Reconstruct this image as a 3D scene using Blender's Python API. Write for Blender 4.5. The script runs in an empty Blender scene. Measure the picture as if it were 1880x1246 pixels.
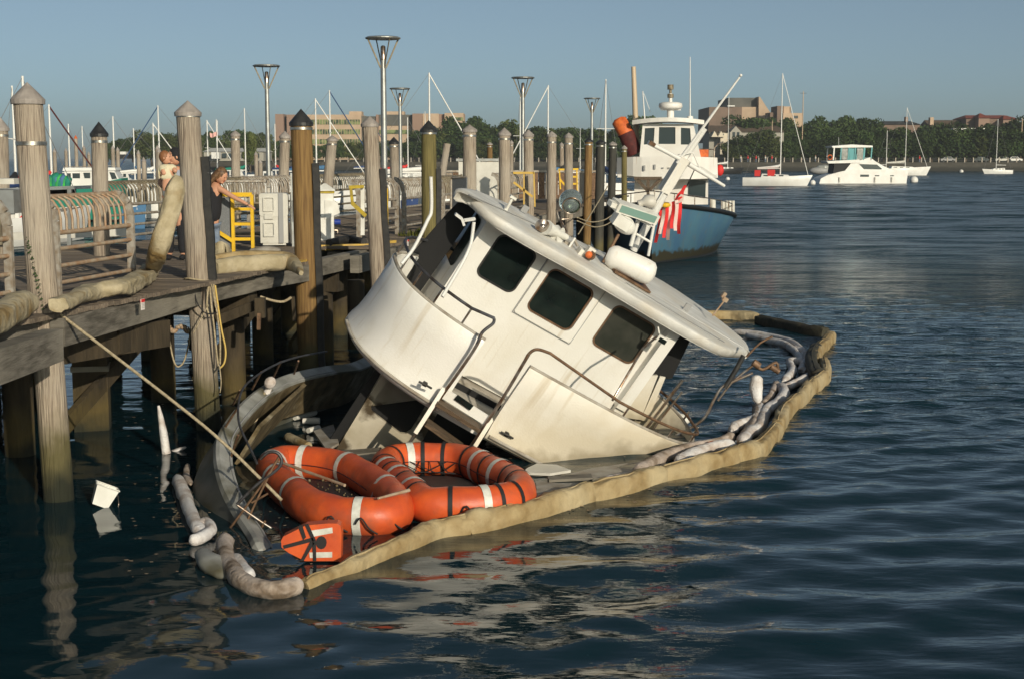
import bpy, math, random
import numpy as np
from mathutils import Vector, Matrix, Quaternion, noise as mnoise
from mathutils.geometry import tessellate_polygon
random.seed(7); RS = np.random.RandomState(7)
SC = bpy.context.scene
COL = SC.collection
V = Vector
R_ = math.radians
# ------------------------------------------------------------------ camera, light
F, CXP, CYP, HC = 2611.0, 940.0, 623.0, 3.7        # 50 mm lens seen on the 1880 px wide photograph
TH = math.atan((CYP - 290) / F)
cam = bpy.data.cameras.new('camera'); cam.lens = 50; cam.sensor_width = 36
cam.clip_start = 0.1; cam.clip_end = 6000
co = bpy.data.objects.new('camera', cam); COL.objects.link(co)
co.location = (0, 0, HC); co.rotation_euler = (math.pi/2 - TH, 0, 0)
SC.camera = co
SUN_EL, SUN_AZ = R_(17), R_(27)                     # low, behind the camera and to its right
sun_dir = V((math.sin(SUN_AZ)*math.cos(SUN_EL), -math.cos(SUN_AZ)*math.cos(SUN_EL), math.sin(SUN_EL)))
w = bpy.data.worlds.new('World'); SC.world = w; w.use_nodes = True
nt = w.node_tree; nt.nodes.clear()
sky = nt.nodes.new('ShaderNodeTexSky'); sky.sky_type = 'NISHITA'; sky.sun_disc = False
sky.sun_elevation = SUN_EL; sky.sun_rotation = math.atan2(sun_dir.x, sun_dir.y)
sky.altitude = 0; sky.air_density = 0.45; sky.dust_density = 1.3; sky.ozone_density = 4.0
hs = nt.nodes.new('ShaderNodeHueSaturation'); hs.inputs['Saturation'].default_value = 0.78
tint = nt.nodes.new('ShaderNodeMix'); tint.data_type = 'RGBA'; tint.blend_type = 'MULTIPLY'
tint.inputs[0].default_value = 1.0; tint.inputs[7].default_value = (0.94, 0.955, 0.76, 1)
bg = nt.nodes.new('ShaderNodeBackground'); bg.inputs['Strength'].default_value = 0.104
wo = nt.nodes.new('ShaderNodeOutputWorld')
nt.links.new(sky.outputs[0], hs.inputs['Color']); nt.links.new(hs.outputs[0], tint.inputs[6])
nt.links.new(tint.outputs[2], bg.inputs['Color']); nt.links.new(bg.outputs[0], wo.inputs['Surface'])
sl = bpy.data.lights.new('sun', 'SUN'); sl.energy = 3.6; sl.angle = R_(0.5); sl.color = (1.0, 0.90, 0.71)
so = bpy.data.objects.new('sun', sl); COL.objects.link(so)
so.rotation_euler = (-sun_dir).to_track_quat('-Z', 'Y').to_euler()
SC.view_settings.view_transform = 'Standard'; SC.view_settings.look = 'None'
SC.view_settings.gamma = 1; SC.view_settings.exposure = 0.0; SC.view_settings.use_curve_mapping = False
SC.cycles.max_bounces = 6; SC.cycles.glossy_bounces = 3; SC.cycles.diffuse_bounces = 4
SC.cycles.transparent_max_bounces = 8; SC.cycles.caustics_reflective = False
try: SC.cycles.use_denoising = True
except Exception: pass

# ------------------------------------------------------------------ measuring helpers (survey of the photograph -> metres)
FW = V((0, math.cos(TH), -math.sin(TH))); UP = V((0, math.sin(TH), math.cos(TH))); C0 = V((0, 0, HC))
def ray(px, py): return V((1, 0, 0))*((px-CXP)/F) - UP*((py-CYP)/F) + FW
def WZ(px, py, z=0.0): r = ray(px, py); return C0 + r*((z-HC)/r.z)
def DY(px, py, Y): r = ray(px, py); return C0 + r*(Y/r.y)
def rot3(yaw, pitch, roll):
    return Matrix.Rotation(R_(yaw), 3, 'Z') @ Matrix.Rotation(R_(pitch), 3, 'X') @ Matrix.Rotation(R_(roll), 3, 'Y')

# ------------------------------------------------------------------ node materials
def mat(name, col, rough=0.6, metal=0.0, var=None, vscale=3.0, stretch=(1, 1, 1), bump=0.0, bscale=20.0, spec=0.5,
        detail=6, var2=None, v2scale=0.7, v2lo=0.45, v2hi=0.65, tide=None, coat=0.0, per=0.0, bstretch=None, trans=0.0, subs=0.0, lo=0.35, hi=0.65, streak=None):
    """base colour with noise variation (var), a second patchy stain (var2), relief (bump), a tide mark in world height (tide)"""
    m = bpy.data.materials.new(name); m.use_nodes = True; t = m.node_tree; N = t.nodes; L = t.links
    b = N['Principled BSDF']; b.inputs['Roughness'].default_value = rough; b.inputs['Metallic'].default_value = metal
    b.inputs['Specular IOR Level'].default_value = spec; b.inputs['Coat Weight'].default_value = coat
    if trans: b.inputs['Transmission Weight'].default_value = trans
    tc = N.new('ShaderNodeTexCoord'); mp = N.new('ShaderNodeMapping'); mp.inputs['Scale'].default_value = stretch
    L.new(tc.outputs['Object'], mp.inputs['Vector'])
    oi = N.new('ShaderNodeObjectInfo'); ad = N.new('ShaderNodeVectorMath'); ad.operation = 'ADD'
    sc_ = N.new('ShaderNodeVectorMath'); sc_.operation = 'SCALE'; sc_.inputs['Scale'].default_value = 37.0
    L.new(oi.outputs['Random'], sc_.inputs[0]); L.new(mp.outputs[0], ad.inputs[0]); L.new(sc_.outputs[0], ad.inputs[1])
    def mix(fac, a, bcol):
        x = N.new('ShaderNodeMix'); x.data_type = 'RGBA'
        L.new(fac, x.inputs[0])
        if isinstance(a, tuple): x.inputs[6].default_value = (*a, 1)
        else: L.new(a, x.inputs[6])
        x.inputs[7].default_value = (*bcol, 1); return x.outputs[2]
    def nz(scale, det, lo, hi, vec):
        n = N.new('ShaderNodeTexNoise'); n.inputs['Scale'].default_value = scale; n.inputs['Detail'].default_value = det
        L.new(vec, n.inputs['Vector']); r = N.new('ShaderNodeMapRange'); r.inputs[1].default_value = lo; r.inputs[2].default_value = hi
        L.new(n.outputs['Fac'], r.inputs[0]); return r.outputs[0]
    c = tuple(col)
    if var: c = mix(nz(vscale, detail, lo, hi, ad.outputs[0]), c, var)
    if var2: c = mix(nz(v2scale, 5, v2lo, v2hi, tc.outputs['Object']), c, var2)
    if streak:
        m3 = N.new('ShaderNodeMapping'); m3.inputs['Scale'].default_value = (9, 9, .7); L.new(tc.outputs['Object'], m3.inputs['Vector'])
        c = mix(nz(1.0, 4, streak[1], streak[2], m3.outputs[0]), c, streak[0])
    if tide:
        g = N.new('ShaderNodeNewGeometry'); sx = N.new('ShaderNodeSeparateXYZ'); L.new(g.outputs['Position'], sx.inputs[0])
        n = N.new('ShaderNodeTexNoise'); n.inputs['Scale'].default_value = 4; L.new(g.outputs['Position'], n.inputs['Vector'])
        a = N.new('ShaderNodeMath'); a.operation = 'MULTIPLY_ADD'; a.inputs[1].default_value = 0.5; L.new(n.outputs['Fac'], a.inputs[0]); L.new(sx.outputs['Z'], a.inputs[2])
        for (h0, h1, tcol) in tide:
            r = N.new('ShaderNodeMapRange'); r.inputs[1].default_value = h1+0.25; r.inputs[2].default_value = h0+0.25
            L.new(a.outputs[0], r.inputs[0]); c = mix(r.outputs[0], c, tcol)
    if per:
        h = N.new('ShaderNodeHueSaturation'); mr = N.new('ShaderNodeMapRange'); mr.inputs[3].default_value = 1-per; mr.inputs[4].default_value = 1+per
        L.new(oi.outputs['Random'], mr.inputs[0]); L.new(mr.outputs[0], h.inputs['Value'])
        if isinstance(c, tuple): h.inputs['Color'].default_value = (*c, 1)
        else: L.new(c, h.inputs['Color'])
        c = h.outputs[0]
    if isinstance(c, tuple): b.inputs['Base Color'].default_value = (*c, 1)
    else: L.new(c, b.inputs['Base Color'])
    if bump:
        n = N.new('ShaderNodeTexNoise'); n.inputs['Scale'].default_value = bscale; n.inputs['Detail'].default_value = 5
        if bstretch:
            m2 = N.new('ShaderNodeMapping'); m2.inputs['Scale'].default_value = bstretch; L.new(tc.outputs['Object'], m2.inputs['Vector']); L.new(m2.outputs[0], n.inputs['Vector'])
        else: L.new(ad.outputs[0], n.inputs['Vector'])
        bp = N.new('ShaderNodeBump'); bp.inputs['Distance'].default_value = bump; L.new(n.outputs['Fac'], bp.inputs['Height']); L.new(bp.outputs[0], b.inputs['Normal'])
    return m
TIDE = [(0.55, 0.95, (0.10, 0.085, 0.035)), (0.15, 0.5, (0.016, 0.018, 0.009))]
M = dict(
 pile=mat('weathered_pile', (0.37, 0.305, 0.235), .88, var=(0.17, 0.13, 0.10), vscale=7, stretch=(7, 7, .4), bump=.03, bscale=7, bstretch=(7, 7, .35), tide=TIDE, per=.12, var2=(0.40, 0.35, 0.29), lo=.42, hi=.7),
 pile_brown=mat('brown_treated_pile', (0.24, 0.145, 0.05), .85, var=(0.13, 0.07, 0.025), vscale=6, stretch=(6, 6, .3), bump=.01, bscale=9, bstretch=(6, 6, .4), tide=TIDE, per=.1),
 pile_green=mat('greenish_treated_pile', (0.19, 0.155, 0.055), .85, var=(0.10, 0.085, 0.03), vscale=6, stretch=(6, 6, .3), bump=.01, bscale=9, bstretch=(6, 6, .4), tide=TIDE, per=.1),
 pile_dark=mat('dark_pile', (0.06, 0.055, 0.045), .8, var=(0.03, 0.03, 0.025), vscale=6, stretch=(6, 6, .3), tide=TIDE, per=.1),
 cap=mat('grey_pile_cap', (0.36, 0.32, 0.29), .6, var=(0.25, 0.22, 0.20), vscale=8),
 capblack=mat('black_pile_cap', (0.02, 0.02, 0.022), .4, var=(0.04, .04, .04), vscale=8),
 band=mat('steel_band', (0.6, 0.58, 0.54), .3, .9, var=(0.3, .25, .2), vscale=12),
 rubber=mat('black_rubber', (0.012, 0.012, 0.013), .6, var=(0.03, 0.028, 0.025), vscale=10),
 plank=mat('deck_plank', (0.22, 0.175, 0.13), .85, var=(0.13, 0.10, 0.075), vscale=4, stretch=(.5, 8, 4), bump=.006, bscale=8, bstretch=(.6, 10, 4), per=.25),
 beam=mat('weathered_beam', (0.20, 0.18, 0.15), .85, var=(0.085, 0.075, 0.06), vscale=3.0, stretch=(1, 1, 5), bump=.012, bscale=6, bstretch=(1, 1, 8), var2=(0.27, 0.245, 0.2), per=.1),
 under=mat('shaded_stained_support', (0.065, 0.047, 0.026), .9, var=(0.03, 0.022, 0.012), vscale=3, stretch=(2, 2, .5), bump=.02, bscale=8, tide=[(0.3, .7, (.09, .065, .02)), (0.0, .3, (0.02, .02, .01))]),  # base darkened to stand for the shade beneath the deck, tide stain below
 fabric=mat('tan_boom_fabric', (0.40, 0.30, 0.155), .85, var=(0.27, 0.185, 0.08), vscale=5, bump=.05, bscale=6, var2=(0.46, 0.37, 0.22), v2scale=1.4),
 fabric_pale=mat('pale_boom_fabric', (0.47, 0.40, 0.27), .85, var=(0.34, 0.28, 0.17), vscale=5, bump=.045, bscale=7, var2=(0.24, 0.16, 0.06), v2scale=2.2, v2lo=.54, v2hi=.66),
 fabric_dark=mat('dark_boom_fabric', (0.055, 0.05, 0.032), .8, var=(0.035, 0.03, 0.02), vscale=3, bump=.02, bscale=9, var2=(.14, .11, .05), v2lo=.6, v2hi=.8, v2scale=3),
 sock=mat('white_absorbent_sock', (0.78, 0.75, 0.73), .9, var=(0.46, 0.38, 0.33), vscale=5, bump=.02, bscale=22, var2=(0.74, 0.72, 0.72), v2scale=2.5),
 sock_dirty=mat('dirty_absorbent_sock', (0.50, 0.41, 0.34), .9, var=(0.17, 0.12, 0.08), vscale=6, bump=.02, bscale=22, var2=(0.55, 0.47, .42), v2scale=3),
 gel=mat('white_gelcoat', (0.82, 0.80, 0.765), .42, var=(0.77, 0.75, 0.70), vscale=1.4, var2=(0.70, 0.66, 0.58), v2scale=1.3, v2lo=.52, v2hi=.8, coat=.1, tide=[(.15, .45, (.62, .55, .43))], streak=((.60, .53, .42), .60, .80), bump=.003, bscale=40),
 gel_dirty=mat('stained_gelcoat', (0.78, 0.75, 0.69), .5, var=(0.72, 0.68, 0.60), vscale=3, lo=.3, hi=.8, tide=[(.25, .85, (.60, .53, .41)), (.02, .16, (.40, .34, .24))], streak=((.55, .47, .35), .55, .78), bump=.003, bscale=40),
 gel_grey=mat('grey_nonskid_deck', (0.42, 0.39, 0.34), .8, var=(0.27, 0.23, 0.18), vscale=5, bump=.004, bscale=60),
 roofm=mat('roof_gelcoat', (0.70, 0.69, 0.66), .5, var=(0.52, 0.51, 0.48), vscale=3, stretch=(.8, 3, 1), bump=.004, bscale=30, var2=(.58, .54, .47), v2scale=2),
 hulldark=mat('dark_scummed_hull', (0.17, 0.175, 0.16), .5, var=(0.09, 0.095, 0.08), vscale=2.5, var2=(0.10, 0.085, 0.04), v2scale=1.3, v2lo=.5, v2hi=.66),
 saloon=mat('burnt_gelcoat', (0.52, 0.47, 0.38), .55, var=(0.36, 0.31, 0.22), vscale=2.5, var2=(0.07, 0.05, 0.028), v2scale=1.9, v2lo=.50, v2hi=.58),
 hullgrey=mat('scummed_hull', (0.42, 0.42, 0.40), .55, var=(0.22, 0.22, 0.20), vscale=2.5, var2=(0.10, 0.09, 0.05), v2scale=1.1, v2lo=.52, v2hi=.68),
 slime=mat('brown_slime_panel', (0.20, 0.15, 0.08), .7, var=(0.07, 0.05, 0.02), vscale=5, bump=.01, bscale=14, var2=(.32, .27, .18), v2scale=3, v2lo=.55, v2hi=.7),
 glass=mat('dark_cabin_glass', (0.006, 0.010, 0.010), .06, spec=.35, var=(0.012, .02, .018), vscale=3),
 glass_dusty=mat('dusty_cabin_glass', (0.028, 0.032, 0.026), .25, spec=.4, var=(0.06, .06, .05), vscale=2.5),
 black=mat('black_void_shade', (0.006, 0.006, 0.007), .7),  # flat black stands in for unlit openings and the shaded port side
 steel=mat('stainless_tube', (0.55, 0.50, 0.45), .28, .9, var=(0.28, 0.17, 0.10), vscale=9),
 rusty=mat('rusty_tube', (0.22, 0.13, 0.075), .6, .3, var=(0.10, 0.055, 0.03), vscale=12),
 darktube=mat('dull_steel_tube', (0.10, 0.105, 0.12), .45, .5, var=(0.05, 0.04, 0.035), vscale=10),
 teak=mat('wet_teak', (0.13, 0.085, 0.05), .6, var=(0.05, 0.035, 0.02), vscale=6, stretch=(1, 6, 6)),
 orange=mat('orange_raft_vinyl', (0.70, 0.115, 0.025), .45, var=(0.54, 0.08, 0.025), vscale=5, bump=.006, bscale=9, var2=(0.36, 0.09, 0.045), v2scale=4, v2lo=.54, v2hi=.75, streak=None),
 whitetape=mat('reflective_tape', (0.72, 0.72, 0.66), .45, var=(0.55, .54, .48), vscale=14),
 strap=mat('black_strap', (0.014, 0.013, 0.014), .7),
 rope=mat('pale_rope', (0.48, 0.40, 0.27), .9, var=(0.30, 0.24, 0.15), vscale=30, bump=.004, bscale=80),
 ropeyellow=mat('yellow_rope', (0.60, 0.42, 0.12), .8),
 yellow=mat('yellow_paint', (0.80, 0.50, 0.012), .5, var=(0.70, 0.42, 0.02), vscale=9),
 yellow_old=mat('worn_yellow_paint', (0.50, 0.36, 0.02), .6, var=(0.33, 0.24, 0.03), vscale=14),
 galv=mat('galvanised_steel', (0.42, 0.43, 0.42), .45, .7, var=(0.34, 0.34, 0.32), vscale=6),
 railgrey=mat('pale_rail_steel', (0.44, 0.41, 0.36), .6, .2, var=(0.28, 0.22, 0.16), vscale=12),
 railrust=mat('rust_streaked_rail', (0.36, 0.22, 0.13), .7, .1, var=(0.42, 0.34, 0.25), vscale=9),
 raildark=mat('dark_rail_steel', (0.15, 0.12, 0.08), .6, .2, var=(0.26, .22, .15), vscale=9),
 plastic=mat('pale_grey_plastic', (0.66, 0.64, 0.58), .5, var=(0.56, .54, .48), vscale=4),
 whiteplastic=mat('white_plastic', (0.80, 0.79, 0.74), .45, var=(0.68, .66, .6), vscale=5),
 greyplastic=mat('grey_plastic', (0.30, 0.30, 0.30), .55),
 blueplastic=mat('blue_plastic', (0.02, 0.05, 0.30), .4),
 skin=mat('skin', (0.58, 0.30, 0.19), .55), hairbrown=mat('brown_hair', (0.07, 0.035, 0.018), .6, var=(0.20, .11, .05), vscale=22),
 hairginger=mat('ginger_hair', (0.24, 0.10, 0.04), .6), cream=mat('cream_cotton', (0.66, 0.60, 0.42), .9), shirtblue=mat('pale_blue_cotton', (0.34, 0.37, 0.44), .9),
 blackcloth=mat('black_cotton', (0.012, 0.012, 0.016), .9), denim=mat('blue_denim', (0.10, 0.14, 0.22), .9, var=(0.2, .25, .33), vscale=9),
 meshgrey=mat('grey_mesh', (0.22, 0.23, 0.24), .7, var=(0.12, .13, .14), vscale=60),
 bluehull=mat('blue_hull_paint', (0.045, 0.12, 0.22), .6, var=(0.06, 0.15, 0.22), vscale=1.5, stretch=(1, 1, .4), streak=((.10, .13, .15), .56, .8), tide=[(0.28, .42, (.035, .032, .018))]),
 blackhull=mat('black_boot_paint', (0.012, 0.012, 0.012), .5),
 wheel=mat('white_boat_paint', (0.78, 0.76, 0.72), .5, var=(0.70, .67, .62), vscale=1.5, var2=(.62, .55, .45), v2scale=.9, v2lo=.6, v2hi=.8, streak=((.45, .30, .17), .66, .82)),
 boatwhite=mat('white_hull_paint', (0.80, 0.79, 0.76), .4, var=(0.72, .70, .66), vscale=1.0),
 boatglass=mat('boat_window_glass', (0.03, 0.045, 0.05), .12),
 clearcurtain=mat('clear_cockpit_curtain', (0.18, 0.19, 0.18), .2, var=(0.35, .36, .34), vscale=2),
 teal=mat('teal_canvas', (0.13, 0.36, 0.38), .8), red=mat('red_canvas', (0.62, 0.03, 0.025), .7), navy=mat('navy_canvas', (0.02, 0.05, 0.16), .8),
 green=mat('green_canvas', (0.01, 0.20, 0.14), .8), greenbright=mat('bright_green_net', (0.06, .5, .06), .8, var=(.02, .2, .12), vscale=3), bluecanvas=mat('blue_canvas', (0.06, 0.16, 0.30), .8), maroon=mat('maroon_canvas', (0.11, 0.018, 0.015), .8, var=(.06, .01, .01), vscale=8),
 orangefender=mat('faded_orange_vinyl', (0.74, 0.17, 0.035), .6, var=(0.5, .09, .02), vscale=6),
 alu=mat('white_mast_paint', (0.74, 0.73, 0.70), .4), alutan=mat('varnished_mast', (0.55, 0.42, 0.28), .5), wire=mat('rigging_wire', (0.20, 0.20, 0.20), .5), bluewire=mat('blue_furled_sail', (0.03, .07, .16), .8),
 flagred=mat('flag_red', (0.66, 0.03, 0.03), .85), flagwhite=mat('flag_white', (0.68, 0.55, 0.50), .85), flagfar=mat('pink_flag', (0.72, .42, .38), .9),
 grassy=mat('shore_ground', (0.035, 0.042, 0.018), .95, var=(0.06, .05, .03), vscale=.08),
 seawall=mat('seawall_stone', (0.075, 0.068, 0.055), .9, var=(0.05, .045, .035), vscale=.5, stretch=(1, 1, 3), tide=[(0.7, 1.4, (.025, .025, .02))]),
 brick=mat('tan_brick', (0.50, 0.37, 0.26), .9, var=(0.44, 0.32, 0.22), vscale=.5, per=.06), brickdark=mat('brown_and_shaded_brick', (0.21, 0.145, 0.11), .9, var=(0.17, .12, .09), vscale=.3),
 brickred=mat('reddish_and_shaded_brick', (0.28, 0.185, 0.14), .9), concrete=mat('tan_concrete', (0.55, 0.40, 0.28), .9, var=(0.48, .35, .24), vscale=.2), slate=mat('dark_slate_cladding', (0.085, 0.085, 0.075), .8, var=(0.12, .115, .10), vscale=.3),
 bwin=mat('building_glass', (0.05, 0.07, 0.035), .25, var=(0.22, .26, .10), vscale=.35, lo=.45, hi=.55), 
 redroof=mat('red_tile_roof', (0.26, 0.055, 0.03), .85, var=(0.17, .04, .025), vscale=.8), brownroof=mat('brown_shingle_roof', (0.13, 0.085, 0.055), .9, var=(.08, .06, .04), vscale=.8),
 darkroof=mat('dark_shingle_roof', (0.035, 0.036, 0.035), .9), stucco=mat('cream_stucco', (0.66, 0.58, 0.45), .9), stuccogrey=mat('grey_stucco', (0.36, 0.34, 0.29), .9), bark=mat('bark', (0.10, 0.07, 0.045), .9),
 paintred=mat('red_paint', (0.6, 0.03, 0.03), .6), paper=mat('notice_paper', (0.72, 0.66, 0.62), .8), algae=mat('ivy_leaf', (0.03, 0.06, 0.012), .8),
 lampclear=mat('clear_lamp_glass', (0.42, 0.50, 0.52), .08, spec=.6, trans=.75), mirror=mat('lamp_reflector', (0.5, 0.52, 0.42), .12, .9, var=(.2, .24, .14), vscale=6), timber=mat('yellow_edged_timber', (0.62, 0.40, 0.07), .7, var=(.5, .33, .1), vscale=5),
)
def leafmat(name, a, b_):
    m = bpy.data.materials.new(name); m.use_nodes = True; N = m.node_tree.nodes; L = m.node_tree.links; b = N['Principled BSDF']
    b.inputs['Roughness'].default_value = .8; b.inputs['Specular IOR Level'].default_value = .15
    tc = N.new('ShaderNodeTexCoord'); n = N.new('ShaderNodeTexNoise'); n.inputs['Scale'].default_value = .45; n.inputs['Detail'].default_value = 4
    L.new(tc.outputs['Object'], n.inputs['Vector']); r = N.new('ShaderNodeMapRange'); r.inputs[1].default_value = .38; r.inputs[2].default_value = .62
    L.new(n.outputs['Fac'], r.inputs[0]); x = N.new('ShaderNodeMix'); x.data_type = 'RGBA'; x.inputs[6].default_value = (*a, 1); x.inputs[7].default_value = (*b_, 1)
    L.new(r.outputs[0], x.inputs[0]); oi = N.new('ShaderNodeObjectInfo'); h = N.new('ShaderNodeHueSaturation'); mr = N.new('ShaderNodeMapRange')
    mr.inputs[3].default_value = .7; mr.inputs[4].default_value = 1.55; L.new(oi.outputs['Random'], mr.inputs[0]); L.new(mr.outputs[0], h.inputs['Value'])
    L.new(x.outputs[2], h.inputs['Color']); L.new(h.outputs[0], b.inputs['Base Color'])
    return m
M['leaf'] = leafmat('dark_foliage', (0.022, 0.042, 0.012), (0.05, 0.075, 0.022))
M['leaf2'] = leafmat('olive_foliage', (0.045, 0.062, 0.018), (0.085, 0.10, 0.03))
M['moss'] = leafmat('moss', (0.05, 0.06, 0.012), (0.12, 0.12, 0.03))

# ------------------------------------------------------------------ mesh builder
def frame_of(d):
    d = V(d).normalized(); a = V((0, 0, 1)) if abs(d.z) < .95 else V((1, 0, 0))
    s = d.cross(a).normalized(); return s, s.cross(d).normalized()
class MB:
    def __init__(s): s.v = []; s.f = []; s.smooth = []
    def add(s, vs, fs, smooth=False):
        o = len(s.v); s.v += [V(p) for p in vs]; s.f += [tuple(i+o for i in f) for f in fs]; s.smooth += [smooth]*len(fs); return s
    def box(s, c, d, rz=0.0, R=None):
        R = R or Matrix.Rotation(rz, 3, 'Z'); c = V(c); hx, hy, hz = d[0]/2, d[1]/2, d[2]/2
        vs = [c + R @ V((x, y, z)) for x in (-hx, hx) for y in (-hy, hy) for z in (-hz, hz)]
        return s.add(vs, [(0, 1, 3, 2), (4, 6, 7, 5), (0, 4, 5, 1), (2, 3, 7, 6), (0, 2, 6, 4), (1, 5, 7, 3)])
    def bar(s, a, b, wd, ht, up=None):
        a, b = V(a), V(b); d = (b-a); x = d.normalized()
        up = V(up) if up is not None else (V((0, 0, 1)) if abs(x.z) < .95 else V((0, 1, 0)))
        y = up.cross(x).normalized(); z = x.cross(y)
        return s.box((a+b)/2, (d.length, wd, ht), R=Matrix((x, y, z)).transposed())
    def tube(s, pts, r, n=10, cap=True, jit=0.0, seed=0, flat=1.0, sq=1.0):
        pts = [V(p) for p in pts]; m = len(pts); rr = r if isinstance(r, (list, tuple)) else [r]*m
        vs = []; prev = None
        for i, p in enumerate(pts):
            d = (pts[min(i+1, m-1)] - pts[max(i-1, 0)])
            if d.length < 1e-9: d = V((0, 0, 1))
            d.normalize()
            if prev is None: sx, sy = frame_of(d)
            else:
                sx = (prev - d*prev.dot(d))
                sx = sx.normalized() if sx.length > 1e-6 else frame_of(d)[0]
                sy = sx.cross(d).normalized()
            prev = sx
            for k in range(n):
                a = 2*math.pi*k/n; q = rr[i]
                if jit: q *= 1 + jit*mnoise.noise(V((p.x*3.1+seed, p.y*3.1+math.cos(a)*1.3, p.z*3+math.sin(a)*1.3))) + jit*.5*mnoise.noise(V((p.x*9+seed, p.y*9+math.cos(a)*2, math.sin(a)*2)))
                ca, sa = math.cos(a), math.sin(a)
                if sq != 1: ca, sa = math.copysign(abs(ca)**sq, ca), math.copysign(abs(sa)**sq, sa)
                vs.append(p + (sx*ca + sy*sa*flat)*q)
        fs = [(i*n+k, i*n+(k+1) % n, (i+1)*n+(k+1) % n, (i+1)*n+k) for i in range(m-1) for k in range(n)]
        s.add(vs, fs, True)
        if cap: s.add(vs[:n][::-1], [tuple(range(n))]); s.add(vs[-n:], [tuple(range(n))])
        return s
    def cyl(s, a, b, r0, r1=None, n=12): return s.tube([a, b], [r0, r0 if r1 is None else r1], n)
    def loop(s, pts, r, n=12, jit=0.0, seed=0, vz=1.0):          # closed tube
        pts = [V(p) for p in pts]; m = len(pts); vs = []; z = V((0, 0, 1))
        for i, p in enumerate(pts):
            d = (pts[(i+1) % m] - pts[i-1]).normalized(); x = d.cross(z).normalized(); y = x.cross(d)
            for k in range(n):
                a = 2*math.pi*k/n; q = r
                if jit: q *= 1 + jit*mnoise.noise(V((p.x*4+seed, p.y*4+math.cos(a), math.sin(a))))
                vs.append(p + (x*math.cos(a) + y*math.sin(a)*vz)*q)
        return s.add(vs, [(i*n+k, i*n+(k+1) % n, ((i+1) % m)*n+(k+1) % n, ((i+1) % m)*n+k) for i in range(m) for k in range(n)], True)
    def ball(s, c, r, nu=14, nv=9, sc=(1, 1, 1), R=None):
        c = V(c); vs = []; R = R or Matrix.Identity(3)
        for j in range(nv+1):
            t = math.pi*j/nv
            for i in range(nu):
                a = 2*math.pi*i/nu; vs.append(c + R @ V((r*sc[0]*math.sin(t)*math.cos(a), r*sc[1]*math.sin(t)*math.sin(a), r*sc[2]*math.cos(t))))
        return s.add(vs, [(j*nu+i, (j+1)*nu+i, (j+1)*nu+(i+1) % nu, j*nu+(i+1) % nu) for j in range(nv) for i in range(nu)], True)
    def lathe(s, base, prof, n=16, R=None, smooth=True):   # prof: (radius, height)
        base = V(base); R = R or Matrix.Identity(3); vs = [base + R @ V((r*math.cos(2*math.pi*k/n), r*math.sin(2*math.pi*k/n), z)) for r, z in prof for k in range(n)]
        m = len(prof); return s.add(vs, [(i*n+k, i*n+(k+1) % n, (i+1)*n+(k+1) % n, (i+1)*n+k) for i in range(m-1) for k in range(n)], smooth)
    def plate(s, outer, holes, th, fn):
        """flat plate in 2D (u,v) with holes; fn(u,v,w) maps to 3D; w from 0 to th"""
        loops = [outer]+list(holes); tris = tessellate_polygon([[V((p[0], p[1], 0)) for p in l] for l in loops]); flat = [p for l in loops for p in l]; n = len(flat)
        vs = [fn(p[0], p[1], 0) for p in flat] + [fn(p[0], p[1], th) for p in flat]
        fs = [tuple(t) for t in tris] + [tuple(i+n for i in t[::-1]) for t in tris]
        o = 0
        for l in loops:
            m = len(l)
            for i in range(m): fs.append((o+i, o+(i+1) % m, o+(i+1) % m+n, o+i+n))
            o += m
        return s.add(vs, fs)
    def prism(s, outline, z0, z1): return s.plate(outline, [], z1-z0, lambda u, v, w: V((u, v, z0+w)))
    def sheet(s, rows, smooth=True, th=0.0):
        m, n = len(rows), len(rows[0]); vs = [p for r in rows for p in r]
        return s.add(vs, [(i*n+j, i*n+j+1, (i+1)*n+j+1, (i+1)*n+j) for i in range(m-1) for j in range(n-1)], smooth)
    def mesh(s, name, m, off=None):
        me = bpy.data.meshes.new(name); vs = s.v if off is None else [off @ p for p in s.v]
        me.from_pydata([tuple(p) for p in vs], [], s.f); me.polygons.foreach_set('use_smooth', s.smooth)
        if m: me.materials.append(m)
        import bmesh as bmm
        b = bmm.new(); b.from_mesh(me); bmm.ops.recalc_face_normals(b, faces=b.faces); b.to_mesh(me); b.free()
        return me
ROOTM = {}
def tag(o, label=None, cat=None, group=None, kind=None):
    if label: o['label'] = label
    if cat: o['category'] = cat
    if group: o['group'] = group
    if kind: o['kind'] = kind
    return o
def thing(name, label, cat, loc=(0, 0, 0), rz=0.0, group=None, R=None):
    o = bpy.data.objects.new(name, None); COL.objects.link(o); o.empty_display_size = .2
    mx = Matrix.Translation(V(loc)) @ (R.to_4x4() if R else Matrix.Rotation(rz, 4, 'Z'))
    o.matrix_world = mx; ROOTM[o] = mx
    return tag(o, label, cat, group)
def part(name, mb, m, parent, world=True, label=None):
    """mesh part; builder coordinates are world (world=True) or the thing's own frame"""
    root = parent
    while root.parent: root = root.parent
    off = ROOTM[root].inverted() if world and root in ROOTM else None
    me = mb.mesh(name, M[m] if isinstance(m, str) else m, off)
    o = bpy.data.objects.new(name, me); COL.objects.link(o); o.parent = parent
    if label: o['label'] = label
    return o
def single(name, mb, m, label, cat, group=None, kind=None, origin=None):
    o0 = V(origin) if origin is not None else (sum(mb.v, V())/len(mb.v) if kind is None else V((0, 0, 0)))
    me = mb.mesh(name, M[m] if isinstance(m, str) else m, Matrix.Translation(-o0))
    o = bpy.data.objects.new(name, me); COL.objects.link(o); o.location = o0; ROOTM[o] = Matrix.Translation(o0)
    return tag(o, label, cat, group, kind)
def copy_tree(o, parent=None):
    c = o.copy(); COL.objects.link(c); c.parent = parent
    for ch in o.children: copy_tree(ch, c)
    return c
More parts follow.
